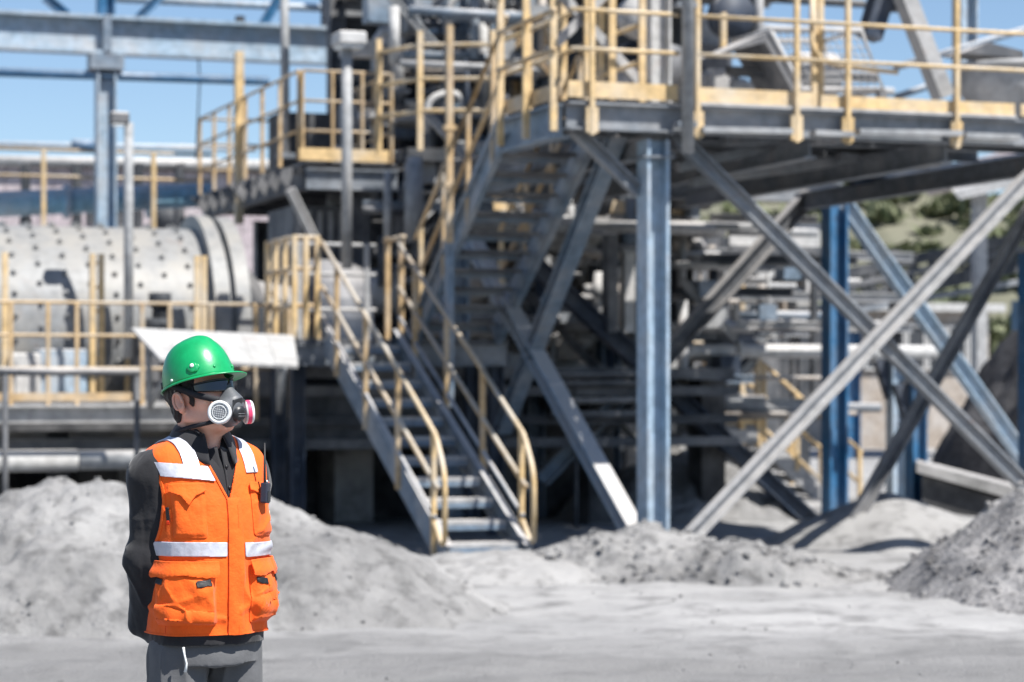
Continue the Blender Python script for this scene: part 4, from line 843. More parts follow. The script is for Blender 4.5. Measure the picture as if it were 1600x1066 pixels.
def spline(tab, t):
    k = len(tab); t = np.clip(t, 0, k - 1 - 1e-6); i = t.astype(int); f = (t - i)[..., None]
    g = lambda j: tab[np.clip(j, 0, k - 1)]
    p0, p1, p2, p3 = g(i - 1), g(i), g(i + 1), g(i + 2)
    return .5 * (2 * p1 + (p2 - p0) * f + (2 * p0 - 5 * p1 + 4 * p2 - p3) * f ** 2 + (3 * p1 - p0 - 3 * p2 + p3) * f ** 3)
def stack(off, z0, z1, k=.02, scale=1.):
    tt = spline(TOR, np.linspace(0, len(TOR) - 1, 200)); zz = tt[:, 0]
    def fn(p):
        z = p[..., 2]; a = np.interp(z, zz, tt[:, 1]) * scale - off; bf = np.interp(z, zz, tt[:, 2]) * scale - off; bk = np.interp(z, zz, tt[:, 3]) * scale - off; yc = np.interp(z, zz, tt[:, 4])
        y = p[..., 1] - yc; b = np.where(y < 0, bf, bk); r = ((np.abs(p[..., 0]) / a) ** 2.3 + (np.abs(y) / b) ** 2.3) ** (1 / 2.3)
        return np.maximum((r - 1) * np.minimum(a, b) * .9, np.maximum(z - z1, z0 - z))
    return '+', (np.array((-.2, -.17, z0)), np.array((.2, .17, z1))), k, fn
SR, ER, WRi = (-.164, .032, 1.322), (-.171, .046, 1.085), (-.153, .108, .895)
SL, EL, WL = (.168, .05, 1.325), (.190, .10, 1.105), (.085, .185, .905)
def hand(wr, d, side, k, infl=0.):
    wr, d = np.array(wr), np.array(d, float); d /= np.linalg.norm(d); up = np.array((0, 0, 1.)); nrm = np.cross(d, up); nrm /= np.linalg.norm(nrm); up = np.cross(nrm, d)
    out = [cone(wr, wr + d * .03, .027 + infl, .026 + infl, .012)]
    for j in range(4):
        o = up * (.03 - .02 * j); kn = wr + d * (.088 - .004 * abs(j - 1.2)) + o; ln = (.036, .042, .04, .03)[j]
        out.append(cone(wr + d * .02 + o * .6, kn, .016 + infl, .0115 + infl, .012))
        m1 = kn + d * ln * .75 - nrm * side * ln * .6; m2 = m1 - nrm * side * ln * .75 + d * ln * .0
        out += [cone(kn, m1, .0095 + infl, .0088 + infl, .003), cone(m1, m2, .0088 + infl, .0078 + infl, .003)]
    t0 = wr + d * .03 + up * .025; t1 = t0 + d * .03 + up * .028; t2 = t1 + d * .03 + up * .006 - nrm * side * .012
    out += [cone(t0, t1, .014 + infl, .011 + infl, .008), cone(t1, t2, .011 + infl, .009 + infl, .003)]
    return out
hdr = hand(WRi, (.93, .38, -.30), 1, .01); hdl = hand(WL, (-.93, .22, -.25), -1, .01)
headp = [ell((0, .012, .045), (.075, .095, .085), .02, xf=H, M=HRn), ell((0, -.032, -.01), (.064, .066, .085), .03, xf=H, M=HRn), ell((0, -.055, -.066), (.045, .042, .030), .03, xf=H, M=HRn),
         cone((-.054, .0, -.045), (-.02, -.078, -.082), .02, .016, .02, xf=H), cone((.054, .0, -.045), (.02, -.078, -.082), .02, .016, .02, xf=H),
         ell((-.045, -.066, -.01), (.024, .024, .018), .02, xf=H, M=HRn), ell((.045, -.066, -.01), (.024, .024, .018), .02, xf=H, M=HRn),
         cone((0, -.094, .025), (0, -.112, -.02), .009, .014, .012, xf=H), ell((0, -.082, .043), (.052, .02, .012), .015, xf=H, M=HRn),
         cone((-.02, -.092, -.055), (.02, -.092, -.055), .008, .008, .01, xf=H)]
EM = HRn @ np.array(Matrix.Rotation(R(-14), 3, 'X') @ Matrix.Rotation(R(0), 3, 'Z'))
for s in (-1, 1):
    E2 = HRn @ np.array(Matrix.Rotation(R(-14), 3, 'X') @ Matrix.Rotation(R(22 * s), 3, 'Z'))
    headp += [ell((s * .081, .010, .0), (.010, .021, .034), .003, xf=H, M=E2), ell((s * .073, .006, -.026), (.008, .009, .010), .006, xf=H, M=E2)]
    headp += [ell((s * .094, .005, .003), (.013, .012, .022), .003, '-', xf=H, M=E2), ell((s * .03, -.094, .026), (.012, .01, .009), .006, '-', xf=H, M=HRn)]
nk = tuple(H(0, .03, -.05)); bodyp = headp + [cone(nk, (-.006, .03, 1.40), .052, .058, .025), cone(tuple(H(0, -.035, -.065)), (-.005, -.03, 1.405), .03, .03, .03)]
bodyp += [ell((0, 0, .94), (.14, .09, .10), .02), ell((0, 0, 1.08), (.145, .1, .15), .04), ell((0, .01, 1.25), (.155, .105, .15), .04)]
for S_, E_, W_ in ((SR, ER, WRi), (SL, EL, WL)): bodyp += [cone((S_[0] * .3, .025, 1.385), S_, .05, .05, .03), cone(S_, E_, .047, .038, .02), cone(E_, W_, .038, .027, .015)]
bodyp += hdr + hdl
for s in (-1, 1): bodyp += [cone((s * .09, 0, .86), (s * .10, -.012, .48), .07, .055, .01), cone((s * .095, -.012, .48), (s * .1, .015, .09), .054, .036, .02), cone((s * .1, .02, .05), (s * .115, -.13, .035), .035, .03, .02)]
vs, fs = sdf_mesh(bodyp, .0045, (-.32, -.2, -.01), (.30, .33, 1.76))
body = link('person', mesh('person', vs, fs.tolist(), True), 'skin', None, PLOC); body.rotation_euler = (0, 0, PHI)
tag(body, 'person in green hard hat, orange vest and respirator standing with hands behind back', 'person')
PM = Matrix.Translation(PLOC) @ Matrix.Rotation(PHI, 4, 'Z')
def pchild(name, vs, fs, m, parent=body, smooth=True, solid=0, off=-1, bevel=0, sub=0):
    o = link(name, mesh(name, vs, [tuple(f) for f in fs], smooth), m, parent)
    if solid: s = o.modifiers.new('thick', 'SOLIDIFY'); s.thickness = solid; s.offset = off
    if bevel: b = o.modifiers.new('bevel', 'BEVEL'); b.width = bevel; b.segments = 2
    if sub: s = o.modifiers.new('sub', 'SUBSURF'); s.levels = s.render_levels = sub
    return o
def normals(vs, fs):
    me = bpy.data.meshes.new('t'); me.from_pydata(vs.tolist(), [], [tuple(f) for f in fs]); n = np.zeros(len(vs) * 3); me.vertices.foreach_get('normal', n); bpy.data.meshes.remove(me); return n.reshape(-1, 3)
def ridge(p): return 1 - np.abs(2 * vnoise(p)) * 2
for s_ in (-1, 1):
    pts = [np.array((s_ * .088, .010 - .016 * math.sin(t), .003 + .026 * math.cos(t))) for t in np.linspace(-2.6, 1.9, 18)]
    E2 = np.array(Matrix.Rotation(R(-14), 3, 'X')); pts = [Vector(H(*(E2 @ p))) for p in pts]
    v_, f_ = tube_geo(pts, [.0022] + [.0034] * 16 + [.002], 8); pchild('ear_rim', v_, f_, 'skin')
# gloves
vs, fs = sdf_mesh(hand(WRi, (.93, .38, -.30), 1, .01, .0025), .003, (-.2, .08, .75), (.12, .33, 1.0)); gl = pchild('glove', vs, fs.tolist(), 'glove')
vs, fs = sdf_mesh(hand(WL, (-.93, .22, -.25), -1, .01, .0025), .003, (-.12, .08, .75), (.2, .33, 1.0)); pchild('glove', vs, fs.tolist(), 'glove')
# shirt
shp = [stack(.009, .845, 1.47)]
for S_, E_, W_ in ((SR, ER, WRi), (SL, EL, WL)):
    S_, E_, W_ = map(np.array, (S_, E_, W_)); shp += [cone((S_[0] * .5, .03, 1.345), S_, .048, .054, .03), cone(S_, E_, .058, .047, .05), cone(E_, E_ + (W_ - E_) * .97, .048, .042, .05)]
vs, fs = sdf_mesh(shp, .0045, (-.33, -.2, .8), (.31, .3, 1.52)); nr = normals(vs, fs)
arm = np.clip((np.abs(vs[:, 0]) - .15) / .04, 0, 1)
dsp = .006 * arm * ridge(vs * [15, 15, 5] + 3) ** 3 + .006 * fbm(vs * [22, 22, 9], 3) + .005 * arm * np.exp(-((vs[:, 2] - 1.12) / .09) ** 2) * ridge(vs * [6, 6, 26] + 1) ** 2
vs = vs + nr * (dsp * (.25 + .75 * np.maximum(arm, vs[:, 2] < .88)))[:, None]
sh = pchild('shirt', vs, fs.tolist(), 'shirt')
# trousers
tp = [stack(.024, .785, .93, .012)]
for s in (-1, 1): tp += [cone((s * .090, .0, .83), (s * .104, -.012, .48), .088, .076, .006), cone((s * .1, -.01, .48), (s * .105, .015, .07), .078, .066, .02)]
vs, fs = sdf_mesh(tp, .006, (-.25, -.2, .0), (.25, .2, .95)); nr = normals(vs, fs)
vs = vs + nr * ((.010 * ridge(vs * [13, 13, 5] + 2) ** 3 + .005 * fbm(vs * [16, 16, 7], 3)) * np.clip((.86 - vs[:, 2]) / .05, .2, 1) - .004)[:, None]
tr = pchild('trousers', vs, fs.tolist(), 'trousers')
vs, fs = tube_geo([(-.135, -.118, .845), (-.136, -.126, .825), (-.131, -.130, .80), (-.134, -.128, .775)], [.004, .003, .003, .005], 8); pchild('zip_pull', vs, fs, 'whiteplastic', tr)
# boots
for s in (-1, 1):
    vs, fs = sdf_mesh([cone((s * .105, .02, .14), (s * .105, .03, .05), .052, .045, .02), cone((s * .105, .03, .045), (s * .122, -.15, .04), .044, .042, .03), ], .006, (-.25, -.25, .003), (.25, .15, .25)); pchild('boot', vs, fs.tolist(), 'black')

# vest surface ------------------------------------------------------
NT, NS = 330, 250
tpar = np.linspace(0, len(TOR) - 1, NS); row = spline(TOR, tpar); th = np.linspace(-math.pi, math.pi, NT)
TH, RW = np.meshgrid(th, np.arange(NS)); a_, bf_, bk_, yc_ = [row[:, k][:, None] for k in (1, 2, 3, 4)]
e = 2 / 2.3; cx_ = np.sign(np.sin(TH)) * np.abs(np.sin(TH)) ** e; cy_ = np.sign(np.cos(TH)) * np.abs(np.cos(TH)) ** e
VX = a_ * cx_; VY = yc_ - np.where(cy_ > 0, bf_, bk_) * cy_; VZ = np.repeat(row[:, 0][:, None], NT, 1)
dl = np.hypot(np.diff(VX, axis=1), np.diff(VY, axis=1)); SA = np.concatenate([np.zeros((NS, 1)), np.cumsum(dl, 1)], 1); SA -= SA[:, NT // 2][:, None]
def gnorm(X, Y, Z):
    du = np.stack([np.gradient(A, axis=1) for A in (X, Y, Z)], -1); dv = np.stack([np.gradient(A, axis=0) for A in (X, Y, Z)], -1); n = np.cross(du, dv); return n / (np.linalg.norm(n, axis=-1, keepdims=True) + 1e-9)
VN = gnorm(VX, VY, VZ); VN[:, 0] = VN[:, -1]
def folds(s, z):
    lowr = np.clip((1.3 - z) / .25, 0, 1); p = np.stack([s * 7 + z * 2.0, z * 5 - s * 1.5, s * 0 + 2.2], -1)
    d = .012 * lowr * ridge(p) ** 3 + .0055 * fbm(np.stack([s * 20, z * 13, s * 0 + 4], -1), 4)
    hemr = np.clip((.98 - z) / .12, 0, 1); d += hemr * (.006 * np.sin(s * 34 + 1.1) + .004 * np.sin(s * 61 + z * 20))
    d += .006 * np.exp(-((z - 1.075 - .05 * np.sin(s * 9)) / .012) ** 2) * np.clip(-np.cos(s * 11 + 1), 0, 1)          # crease under the waist tape
    d += .005 * np.exp(-((z - .925 + .12 * (s + .05)) / .010) ** 2) * (s < -.02) + .004 * np.exp(-((z - .955 - .3 * (s - .06)) / .011) ** 2) * (s > .02)
    return d
BASE = np.stack([VX, VY, VZ], -1) + VN * folds(SA, VZ)[..., None]
BN = gnorm(*[BASE[..., k] for k in range(3)])
tri = np.array(grid_faces(NT, NS)); tri = np.concatenate([tri[:, [0, 1, 2]], tri[:, [0, 2, 3]]])
def clip_patch(f, off):
    """triangles of the vest surface where f > 0, cut cleanly at f = 0, lifted by off along the normal"""
    fl = f.reshape(-1); pos = (BASE + BN * np.broadcast_to(off, f.shape)[..., None]).reshape(-1, 3); t = tri[(fl[tri] > 0).any(1)]; ins = fl[t] > 0
    full = t[ins.all(1)]; cr = t[~ins.all(1)]; vs = [pos]; faces = [full]; extra = []; cache = {}; nb = len(pos)
    def cut(i, j):
        k = (min(i, j), max(i, j))
        if k not in cache: w_ = fl[i] / (fl[i] - fl[j]); cache[k] = nb + len(extra); extra.append(pos[i] * (1 - w_) + pos[j] * w_)
        return cache[k]
    polys = []
    for a in cr:
        out = []
        for i, j in ((a[0], a[1]), (a[1], a[2]), (a[2], a[0])):
            if fl[i] > 0: out.append(i)
            if (fl[i] > 0) != (fl[j] > 0): out.append(cut(i, j))
        if len(out) == 3: polys.append(out)
        elif len(out) == 4: polys += [[out[0], out[1], out[2]], [out[0], out[2], out[3]]]
    allf = np.concatenate([full, np.array(polys, int).reshape(-1, 3)]); P_ = np.concatenate([pos, np.array(extra).reshape(-1, 3)]); used, inv = np.unique(allf, return_inverse=True)
    return P_[used], inv.reshape(-1, 3)
def fstep(x, a, b): t = np.clip((x - a) / (b - a), 0, 1); return t * t * (3 - 2 * t)
front = VY < yc_ + .02
armh = lambda g: np.where(np.abs(VX) > .08, (np.sqrt(((VY - .03) / (.088 + g)) ** 2 + ((VZ - 1.250) / (.132 + g)) ** 2) - 1) * .1, 1.)
vneck = lambda g: np.where(front, np.minimum(1, (np.abs(VX) * 2.35 + 1.262 - g * 2.5 - VZ) * .4), 1.) 
neck = lambda g: np.where(front, 1., (1.452 - g - VZ))
vf = np.minimum(np.minimum(armh(0), vneck(0)), neck(0)); edgef = np.minimum.reduce([armh(0), vneck(0), VZ * 0 + .02])
vs, fs = clip_patch(vf, np.zeros_like(VX)); vest = pchild('safety_vest', vs, fs, 'orange', solid=.005, off=-1); tag(vest, 'orange high visibility vest with white reflective tape')
def ptch(name, f, off, m, solid=.002, par=None): vs, fs = clip_patch(np.minimum(f, vf), off); return pchild(name, vs, fs, m, par or vest, solid=solid, off=-1)
def rrect(s0, s1, z0, z1, r=.01, rot=0.):
    cs, cz = (s0 + s1) / 2, (z0 + z1) / 2; ds, dz = SA - cs, VZ - cz; c, s = math.cos(rot), math.sin(rot); ds, dz = ds * c + dz * s, -ds * s + dz * c
    qx, qz = np.abs(ds) - (s1 - s0) / 2 + r, np.abs(dz) - (z1 - z0) / 2 + r
    return -(np.hypot(np.maximum(qx, 0), np.maximum(qz, 0)) + np.minimum(np.maximum(qx, qz), 0) - r)
# binding along armholes and hem
f = np.minimum(vf + 1, np.minimum(armh(0), .009 - armh(0))); ptch('armhole_binding', f, .003, 'orange', .006)
f = np.minimum(vneck(0), .0065 - vneck(0)); f = np.where(front, f, -1); ptch('neck_binding', f, .003, 'orange', .006)
ptch('hem_band', np.minimum(.868 + .012 - VZ, 1), .0022, 'orange', .003)
# placket
pk = rrect(-.012, .034, .845, 1.27, .006); ptch('placket', pk, .006 + .002 * fstep(pk, 0, .01), 'orange', .006)
ptch('placket_seam', rrect(.018, .0195, .87, 1.25, .0005), .0088, 'orangetrim', .0005)
# tape
tw = np.minimum(.0205 - np.abs(VZ - 1.122 + .004 * np.sin(SA * 9)), 1); gap = np.maximum(-.016 - SA, SA - .040)
ptch('waist_tape', np.minimum(tw, gap), .0042, 'tape', .003)
for x0, x1 in ((-.118, -.074), (.074, .118)):
    ptch('shoulder_tape', np.where(np.minimum(VX - x0, x1 - VX) > -1, np.minimum(np.minimum(VX - x0, x1 - VX), np.minimum(VZ - 1.34, np.where(front, vneck(0) - .012, 1))), -1), .0045, 'tape', .003)
chf = np.minimum(np.minimum(.0195 - np.abs(VZ - 1.346 + .10 * (SA + .12)), vneck(0) - .010), np.minimum(-.02 - SA, np.where(front, armh(0) - .012, -1)))
ptch('chest_tape', chf, .0062, 'tape', .003)
bk = np.minimum(np.minimum(.0225 - np.abs(VZ - 1.30), armh(0) - .01), np.where(front, -1, 1)); ptch('back_tape', bk, .0045, 'tape', .003)
# pockets
def crease(k): return 0.006 * ridge(np.stack([SA * 14 + VZ * 9, VZ * 12 - SA * 6, SA * 0 + k], -1)) ** 2 + .003 * fbm(np.stack([SA * 40, VZ * 30, SA * 0 + k], -1), 2)
for sgn in (-1, 1):
    s0, s1 = sorted((sgn * .048 + .012 * (sgn > 0), sgn * .238)); pf = rrect(s0, s1, .905, 1.078, .012)
    po = .003 + fstep(pf, -.001, .022) * (.012 + .010 * fstep(1.06 - VZ, 0, .05) + crease(3 + sgn)); p1 = ptch('lower_pocket', pf, po, 'orange', .004)
    ff = rrect(s0 - .004, s1 + .004, 1.045, 1.092, .006, 0) ; ff = np.minimum(ff, (VZ - 1.047) - .010 * np.cos((SA - (s0 + s1) / 2) * 28) + .006 + .012 * (np.abs(SA - (s0 + s1) / 2) > .085))
    ptch('pocket_flap', ff, .012 + fstep(1.092 - VZ, 0, .04) * .014, 'orange', .004)
    for q0, q1, rt, zz in ((.05, .088, -.06, 1.034), (-.075, -.038, .2, 1.030)):
        cc = (s0 + s1) / 2; ss = sorted((cc - sgn * -q0 * 1.0, cc - sgn * -q1 * 1.0)); ptch('fastener_patch', rrect(ss[0], ss[1], zz - .010, zz + .008, .002, rt * sgn * -1), po + .003, 'black', .002)
    s0, s1 = sorted((sgn * .075, sgn * .172)); pf = rrect(s0, s1, 1.158, 1.30, .008); po = .003 + fstep(pf, -.001, .014) * (.0055 + crease(8 + sgn) * .6); ptch('chest_pocket', pf, po, 'orange', .003)
    cs = (s0 + s1) / 2; ff = np.minimum(rrect(s0 - .003, s1 + .003, 1.24, 1.312, .006), VZ - 1.262 - .020 * np.clip(np.abs(SA - cs) / .05, 0, 1) + .020 * (1 - np.clip(np.abs(SA - cs) / .02, 0, 1)) * 1.0 - .008)
    ptch('pocket_flap', ff, .010 + fstep(1.312 - VZ, 0, .05) * .007, 'orange', .003)
ptch('pen_label', rrect(-.192, -.182, 1.20, 1.245, .002), .006, 'black', .003); ptch('pen_tip', rrect(-.192, -.182, 1.195, 1.208, .002), .0075, 'orangetrim', .002)
ptch('yellow_badge', rrect(.182, .20, 1.195, 1.225, .008), .008, 'yellow', .002)
ptch('side_seam', rrect(-.200, -.1985, .87, 1.2, .0004), .001, 'orangetrim', .0005); ptch('pocket_seam', rrect(-.178, -.1768, 1.165, 1.31, .0004), .0022, 'orangetrim', .0005)

# collar and shirt front
def ribbon_grid(name, ringf, nu, nv, m, solid, par=body, sub=0):
    g = np.array([[ringf(i / (nu - 1), j / (nv - 1)) for i in range(nu)] for j in range(nv)]).reshape(-1, 3); return pchild(name, g, grid_faces(nu, nv), m, par, solid=solid, off=0, sub=sub)
ncx, ncy = -.006, .022
def collar(f, g):
    a = (f - .5) * 2 * R(158); x, y = math.sin(a), -math.cos(a) * -1; fr = abs(f - .5) * 2                     # starts at the back, ends at the open front
    h = 1.482 - .028 * fr ** 2; drop = (.052 + .030 * fstep(np.array(fr), .6, 1)) * g ; r = .066 + .008 * g + .020 * g * g
    return (ncx + x * (r + .006 * g) * 1.05, ncy + y * (r + .012 * fr * g) * 1.05 - .030 * fr ** 2 * g, h + .012 * math.sin(g * 3.14) * .3 - drop * g - .006 * g)
ribbon_grid('collar', collar, 60, 12, 'shirt', .004, sh)
def stand(f, g):
    a = (f - .5) * 2 * R(165); x, y = math.sin(a), math.cos(a); fr = abs(f - .5) * 2; return (ncx + x * .0645, ncy + y * .0655, 1.40 + g * (.082 - .028 * fr ** 2))
ribbon_grid('collar_stand', stand, 48, 8, 'shirt', .003, sh)
for s in (-1, 1):
    def lap(f, g, s=s): return (s * (.004 + .05 * f * (.25 + g * .9)) + .0, -.128 + .052 * g ** 1.4 + .02 * f - .004 * (s > 0), 1.25 + .168 * g - .02 * f * g)
    ribbon_grid('shirt_placket', lap, 8, 14, 'shirt', .003, sh)
for z_ in (1.30, 1.36): vs, fs = revolve_geo((.012, -.128 + .052 * ((z_ - 1.25) / .168) ** 1.4 - .004, z_), (0, -1, .2), [(0, 0), (0, .0055), (.003, .0055), (.003, 0)], 10); pchild('button', vs, fs, 'black', sh)

# head gear ----------------------------------------------------------
def Hs(a): return np.asarray(a) @ HRn.T + HPOS
def hchild(name, vs, fs, m, par=body, **k): return pchild(name, Hs(np.array([tuple(v) for v in vs])), fs, m, par, **k)
# hair
HLO, HHI = HPOS - .16, HPOS + .18
hp = [ell((0, .016, .046), (.080, .101, .090), .01, xf=H, M=HRn), ell((0, .040, -.024), (.063, .046, .050), .02, xf=H, M=HRn), ell((-.068, -.030, .014), (.010, .015, .034), .008, xf=H, M=HRn), ell((.068, -.030, .014), (.010, .015, .034), .008, xf=H, M=HRn)]
hp += [ell((0, -.084, .0), (.1, .062, .15), .006, '-', xf=H, M=HRn), ell((-.09, .006, -.006), (.034, .028, .042), .006, '-', xf=H, M=HRn), ell((.09, .006, -.006), (.034, .028, .042), .006, '-', xf=H, M=HRn), ell((0, .02, -.115), (.2, .2, .045), .006, '-', xf=H, M=HRn)]
vs, fs = sdf_mesh(hp, .0035, HLO, HHI); nr = normals(vs, fs); vs = vs + nr * (.006 * fbm(vs * [120, 120, 50], 2))[:, None]; pchild('hair', vs, fs.tolist(), 'hair')
# hard hat
HB = Matrix.Rotation(R(-7), 3, 'X'); HBn = np.array(HB); HC = np.array((0, -.010, .056))
def helm(th_, al):
    """th_: 0 front, al 0 rim .. 90 top"""
    sx, fy = math.sin(th_), math.cos(th_); L = .104 if fy > 0 else .121; c = max(math.cos(al), 0) ** .72; z = .131 * math.sin(al) ** 1.05
    x = .099 * sx * c; y = -L * fy * c; up_ = max(0, math.sin(al) - .25)
    z += .0055 * math.exp(-(x / .017) ** 4) * fstep(np.array(al), .5, 1.1); x *= 1 + .0 * up_
    return np.array((x, y, z))
nu, nv = 96, 40; g = [helm(2 * math.pi * i / nu, (math.pi / 2) * (j / (nv - 1)) ** .9) for j in range(nv) for i in range(nu)]; fcs = [(j * nu + i, j * nu + (i + 1) % nu, (j + 1) * nu + (i + 1) % nu, (j + 1) * nu + i) for j in range(nv - 1) for i in range(nu)]
toH = lambda a: np.asarray(a) @ HBn.T + HC
hat = hchild('hard_hat', toH(g), fcs, 'helmet', solid=.003, off=-1)
rim = []
for k, (o_, dz, pk_) in enumerate(((-.004, .004, 0), (.002, .0015, .35), (.007, -.001, .8), (.0085, -.0045, 1.0), (.0075, -.0065, 1.), (.004, -.004, .8), (-.004, -.003, 0))):
    for i in range(nu):
        t_ = 2 * math.pi * i / nu; b = helm(t_, 0); fwd = max(0, math.cos(t_)) ** 1.6; n_ = b / np.linalg.norm(b); rim.append(b + n_ * (o_ + .036 * fwd * pk_) + np.array((0, 0, dz - .006 * fwd * pk_ + .004 * abs(math.sin(t_)) ** 2 * 0)))
rf = [(k * nu + i, k * nu + (i + 1) % nu, (k + 1) * nu + (i + 1) % nu, (k + 1) * nu + i) for k in range(6) for i in range(nu)]
hchild('brim', toH(rim), rf, 'helmet', hat)
def on_hat(th_, al, lift=0):
    p = helm(th_, al); n_ = p / np.array((.099, .112, .131)) ** 2; n_ /= np.linalg.norm(n_); return p + n_ * lift, n_
def hat_disc(name, th_, al, r, h, m, lift=0, n=16):
    p, n_ = on_hat(th_, al, lift); vs, fs = revolve_geo(tuple(p), tuple(n_), [(-.003, 0), (-.003, r), (h * .7, r), (h, r * .8), (h + .0003, 0)], n); return hchild(name, toH([tuple(v) for v in vs]), fs, m, hat)
for sg in (-1, 1):
    t0 = sg * R(58)
    for dt, da, rr in ((0, .27, .012), (.09, .24, .010), (-.09, .24, .010), (.045, .2, .010), (-.045, .2, .010)): hat_disc('lug', t0 + dt * sg, da, rr, .0045, 'helmet', 0)
    hat_disc('lug_stud', t0 + .02 * sg, .28, .0062, .0035, 'whiteplastic', .004)
    hat_disc('slot_clip', t0 + sg * .75, .10, .004, .004, 'whiteplastic'); hat_disc('slot_clip', t0 - sg * .62, .18, .004, .003, 'helmet')
lin = []
for k, z_ in enumerate((.012, -.012, -.022)):
    for i in range(64): t_ = 2 * math.pi * i / 64; lin.append(np.array((.084 * math.sin(t_), .002 - .098 * math.cos(t_), .03 + (z_ - .03) * (.25 + .75 * fstep(np.array(-math.cos(t_)), -.2, .5)) + (-.010 * max(0, -math.cos(t_)) ** 2 if k else 0))))
hchild('headband', toH(lin), [(k * 64 + i, k * 64 + (i + 1) % 64, (k + 1) * 64 + (i + 1) % 64, (k + 1) * 64 + i) for k in range(2) for i in range(64)], 'helmetliner', hat, solid=.003, off=0)
# straps as flat bands
def band(name, pts, wd, m, par=body, thick=.0025, upv=(0, 0, 1)):
    pts = np.array(pts, float); k = 24; tt = np.linspace(0, len(pts) - 1, k); c = spline(pts, tt); up_ = np.array(upv, float); d = np.gradient(c, axis=0); d /= np.linalg.norm(d, axis=1, keepdims=True); nn = up_ - d * (d @ up_)[:, None]; nn /= np.linalg.norm(nn, axis=1, keepdims=True)
    vs = np.concatenate([c - nn * wd / 2, c + nn * wd / 2]); return hchild(name, vs, [(i, i + 1, k + i + 1, k + i) for i in range(k - 1)], m, par, solid=thick, off=0)
# respirator
RS = [cone((0, -.106, .022), (0, -.122, -.018), .016, .030, .02, xf=H), ell((0, -.104, -.040), (.050, .046, .042), .02, xf=H, M=HRn), cone((-.028, -.112, -.036), (-.052, -.112, -.040), .024, .02, .01, xf=H), cone((.028, -.112, -.036), (.052, -.112, -.040), .024, .02, .01, xf=H), ell((0, -.095, -.068), (.034, .038, .022), .015, xf=H, M=HRn)]
vs, fs = sdf_mesh(RS, .003, HLO, HHI); rsp = pchild('respirator', vs, fs.tolist(), 'maskgrey'); tag(rsp, 'grey half mask respirator with two round filters')
vs, fs = revolve_geo((0, -.138, -.056), (0, -1, -.45), [(-.01, .026), (.004, .026), (.008, .022), (.012, .021), (.013, .012), (.011, .0)], 24); hchild('exhale_valve', vs, fs, 'maskblack', rsp)
for k in range(4): vs, fs = tube_geo([(-.016 + .001 * k, -.151, -.066 + k * .007), (.016 - .001 * k, -.151, -.066 + k * .007)], .0014, 6); hchild('valve_slat', vs, fs, 'maskgrey', rsp)
pl_ = [(-.026, -.151, -.018), (0, -.160, -.012), (.026, -.151, -.018), (.032, -.14, -.05), (0, -.150, -.045), (-.032, -.14, -.05)]
hchild('front_plate', pl_ + [(x, y + .012, z) for x, y, z in pl_], [(0, 1, 4, 5), (1, 2, 3, 4), (0, 5, 11, 6), (1, 0, 6, 7), (2, 1, 7, 8), (3, 2, 8, 9), (4, 3, 9, 10), (5, 4, 10, 11)], 'maskblack', rsp, smooth=False, bevel=.002)
for s in (-1, 1):
    c = np.array((s * .060, -.120, -.050)); n_ = np.array((s * .80, -.56, -.02)); n_ /= np.linalg.norm(n_); r = .0345
    vs, fs = revolve_geo(tuple(c - n_ * .012), tuple(n_), [(-.01, .016), (.002, .018), (.003, r * .9), (.006, r), (.024, r), (.028, r * .93), (.0285, r * .76), (.0255, r * .72)], 40); fl_ = hchild('filter', vs, fs, 'whiteplastic', rsp)
    vs, fs = revolve_geo(tuple(c - n_ * .012), tuple(n_), [(.0256, r * .73), (.0262, r * .5), (.0262, 0)], 40); hchild('filter_mesh', vs, fs, 'filtergrey', fl_)
    vs, fs = revolve_geo(tuple(c - n_ * .012), tuple(n_), [(.0282, r * .60), (.0292, r * .57), (.0282, r * .54)], 40); hchild('filter_ring', vs, fs, 'whiteplastic', fl_)
    for k in range(-4, 5):
        ax1 = np.cross(n_, (0, 0, 1)); ax1 /= np.linalg.norm(ax1); ax2 = np.cross(n_, ax1); hw_ = math.sqrt(max(0, (r * .7) ** 2 - (k * .0052) ** 2)); cc = c - n_ * .012 + n_ * .0266
        for A, B in ((ax1, ax2), (ax2, ax1)): vs, fs = tube_geo([Vector(cc + A * k * .0052 - B * hw_), Vector(cc + A * k * .0052 + B * hw_)], .0006, 4); hchild('grille_bar', vs, fs, 'maskgrey', fl_)
    if s > 0:
        vs, fs = revolve_geo(tuple(c - n_ * .012), tuple(n_), [(.0085, r + .0006), (.0205, r + .0006)], 40); hchild('filter_band', vs, fs, 'pink', fl_)
    band('upper_strap', [(s * .046, -.112, -.012), (s * .067, -.088, -.002), (s * .080, -.048, .014), (s * .085, -.008, .034), (s * .086, .04, .055), (s * .05, .1, .062), (0, .122, .064)], .018, 'strap', rsp)
    band('lower_strap', [(s * .044, -.092, -.070), (s * .060, -.05, -.074), (s * .070, -.005, -.076), (s * .070, .04, -.082), (s * .045, .085, -.088), (0, .098, -.09)], .012, 'strap', rsp)
vs, fs = box_geo((0, 0, 0), (.012, .004, .03), Vector((1, 0, 0)), Vector((0, 1, 0))); hchild('strap_end', [Vector((-.058, -.03, -.095)) + Matrix.Rotation(R(-50), 3, 'X') @ v for v in vs], fs, 'strap', rsp)
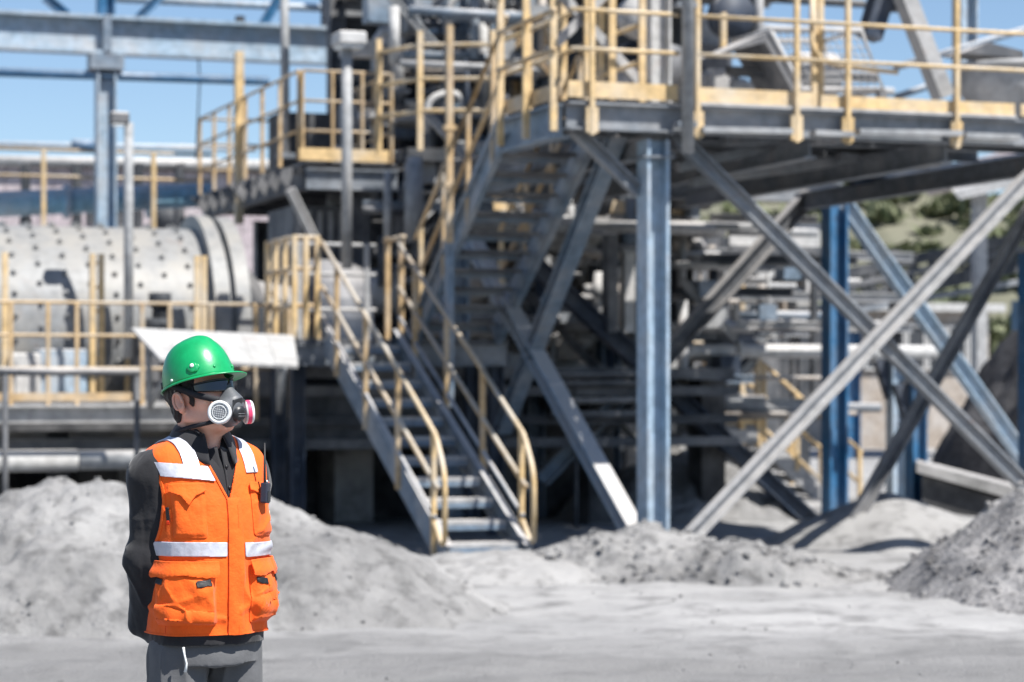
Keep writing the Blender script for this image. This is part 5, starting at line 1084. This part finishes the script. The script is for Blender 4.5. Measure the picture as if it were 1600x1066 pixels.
# glasses
def lens(f, g_, s):
    a = R(4 + 74 * f) * s; z_ = .030 + (g_ - .5) * (.036 - .014 * f ** 2) + .002 * f; return (.071 * math.sin(a), -.012 - .104 * math.cos(a) ** .9, z_)
gls = None
for s in (1, -1):
    gg = np.array([[lens(i / 19, j / 7, s) for i in range(20)] for j in range(8)]).reshape(-1, 3); o = hchild('safety_glasses' if gls is None else 'lens', gg, grid_faces(20, 8), 'lens', body if gls is None else gls, solid=.0025, off=0)
    if gls is None: gls = o; tag(o, 'dark wraparound safety glasses')
for s in (1, -1):
    vs, fs = tube_geo([lens(f, 1.03, s) for f in np.linspace(0, 1, 14)], .0024, 6); hchild('brow_frame', vs, fs, 'maskblack', gls)
    band('temple_arm', [(s * .0705, -.04, .032), (s * .076, -.01, .031), (s * .079, .02, .028)], .009, 'maskblack', gls, .003)
vs, fs = tube_geo([lens(0, .6, 1), (0, -.117, .036), lens(0, .6, -1)], .003, 6); hchild('bridge', vs, fs, 'maskblack', gls)
# two way radio clipped to the vest
rd = bpy.data.objects.new('two_way_radio', None); COL.objects.link(rd); rd.matrix_world = PM @ Matrix.Translation((.118, -.142, 1.262)) @ Matrix.Rotation(R(40), 4, 'Z') @ Matrix.Rotation(R(6), 4, 'Y'); rd.empty_display_size = .05
tag(rd, 'small dark two way radio with thin antenna on the vest chest', 'radio')
vs, fs = box_geo((0, 0, .02), (.03, .022, .06), Vector((1, 0, 0)), Vector((0, 1, 0))); pchild('body', vs, fs, 'radio', rd, smooth=False, bevel=.004)
vs, fs = tube_geo([(-.006, 0, .048), (-.008, .0, .055), (-.016, .002, .165)], [.0045, .0042, .003], 8); pchild('antenna', vs, fs, 'black', rd)
vs, fs = tube_geo([(.008, 0, .048), (.008, 0, .058)], .005, 10); pchild('knob', vs, fs, 'metal', rd)
vs, fs = box_geo((0, -.012, .01), (.02, .003, .03), Vector((1, 0, 0)), Vector((0, 1, 0))); pchild('speaker_grille', vs, fs, 'maskblack', rd, smooth=False)
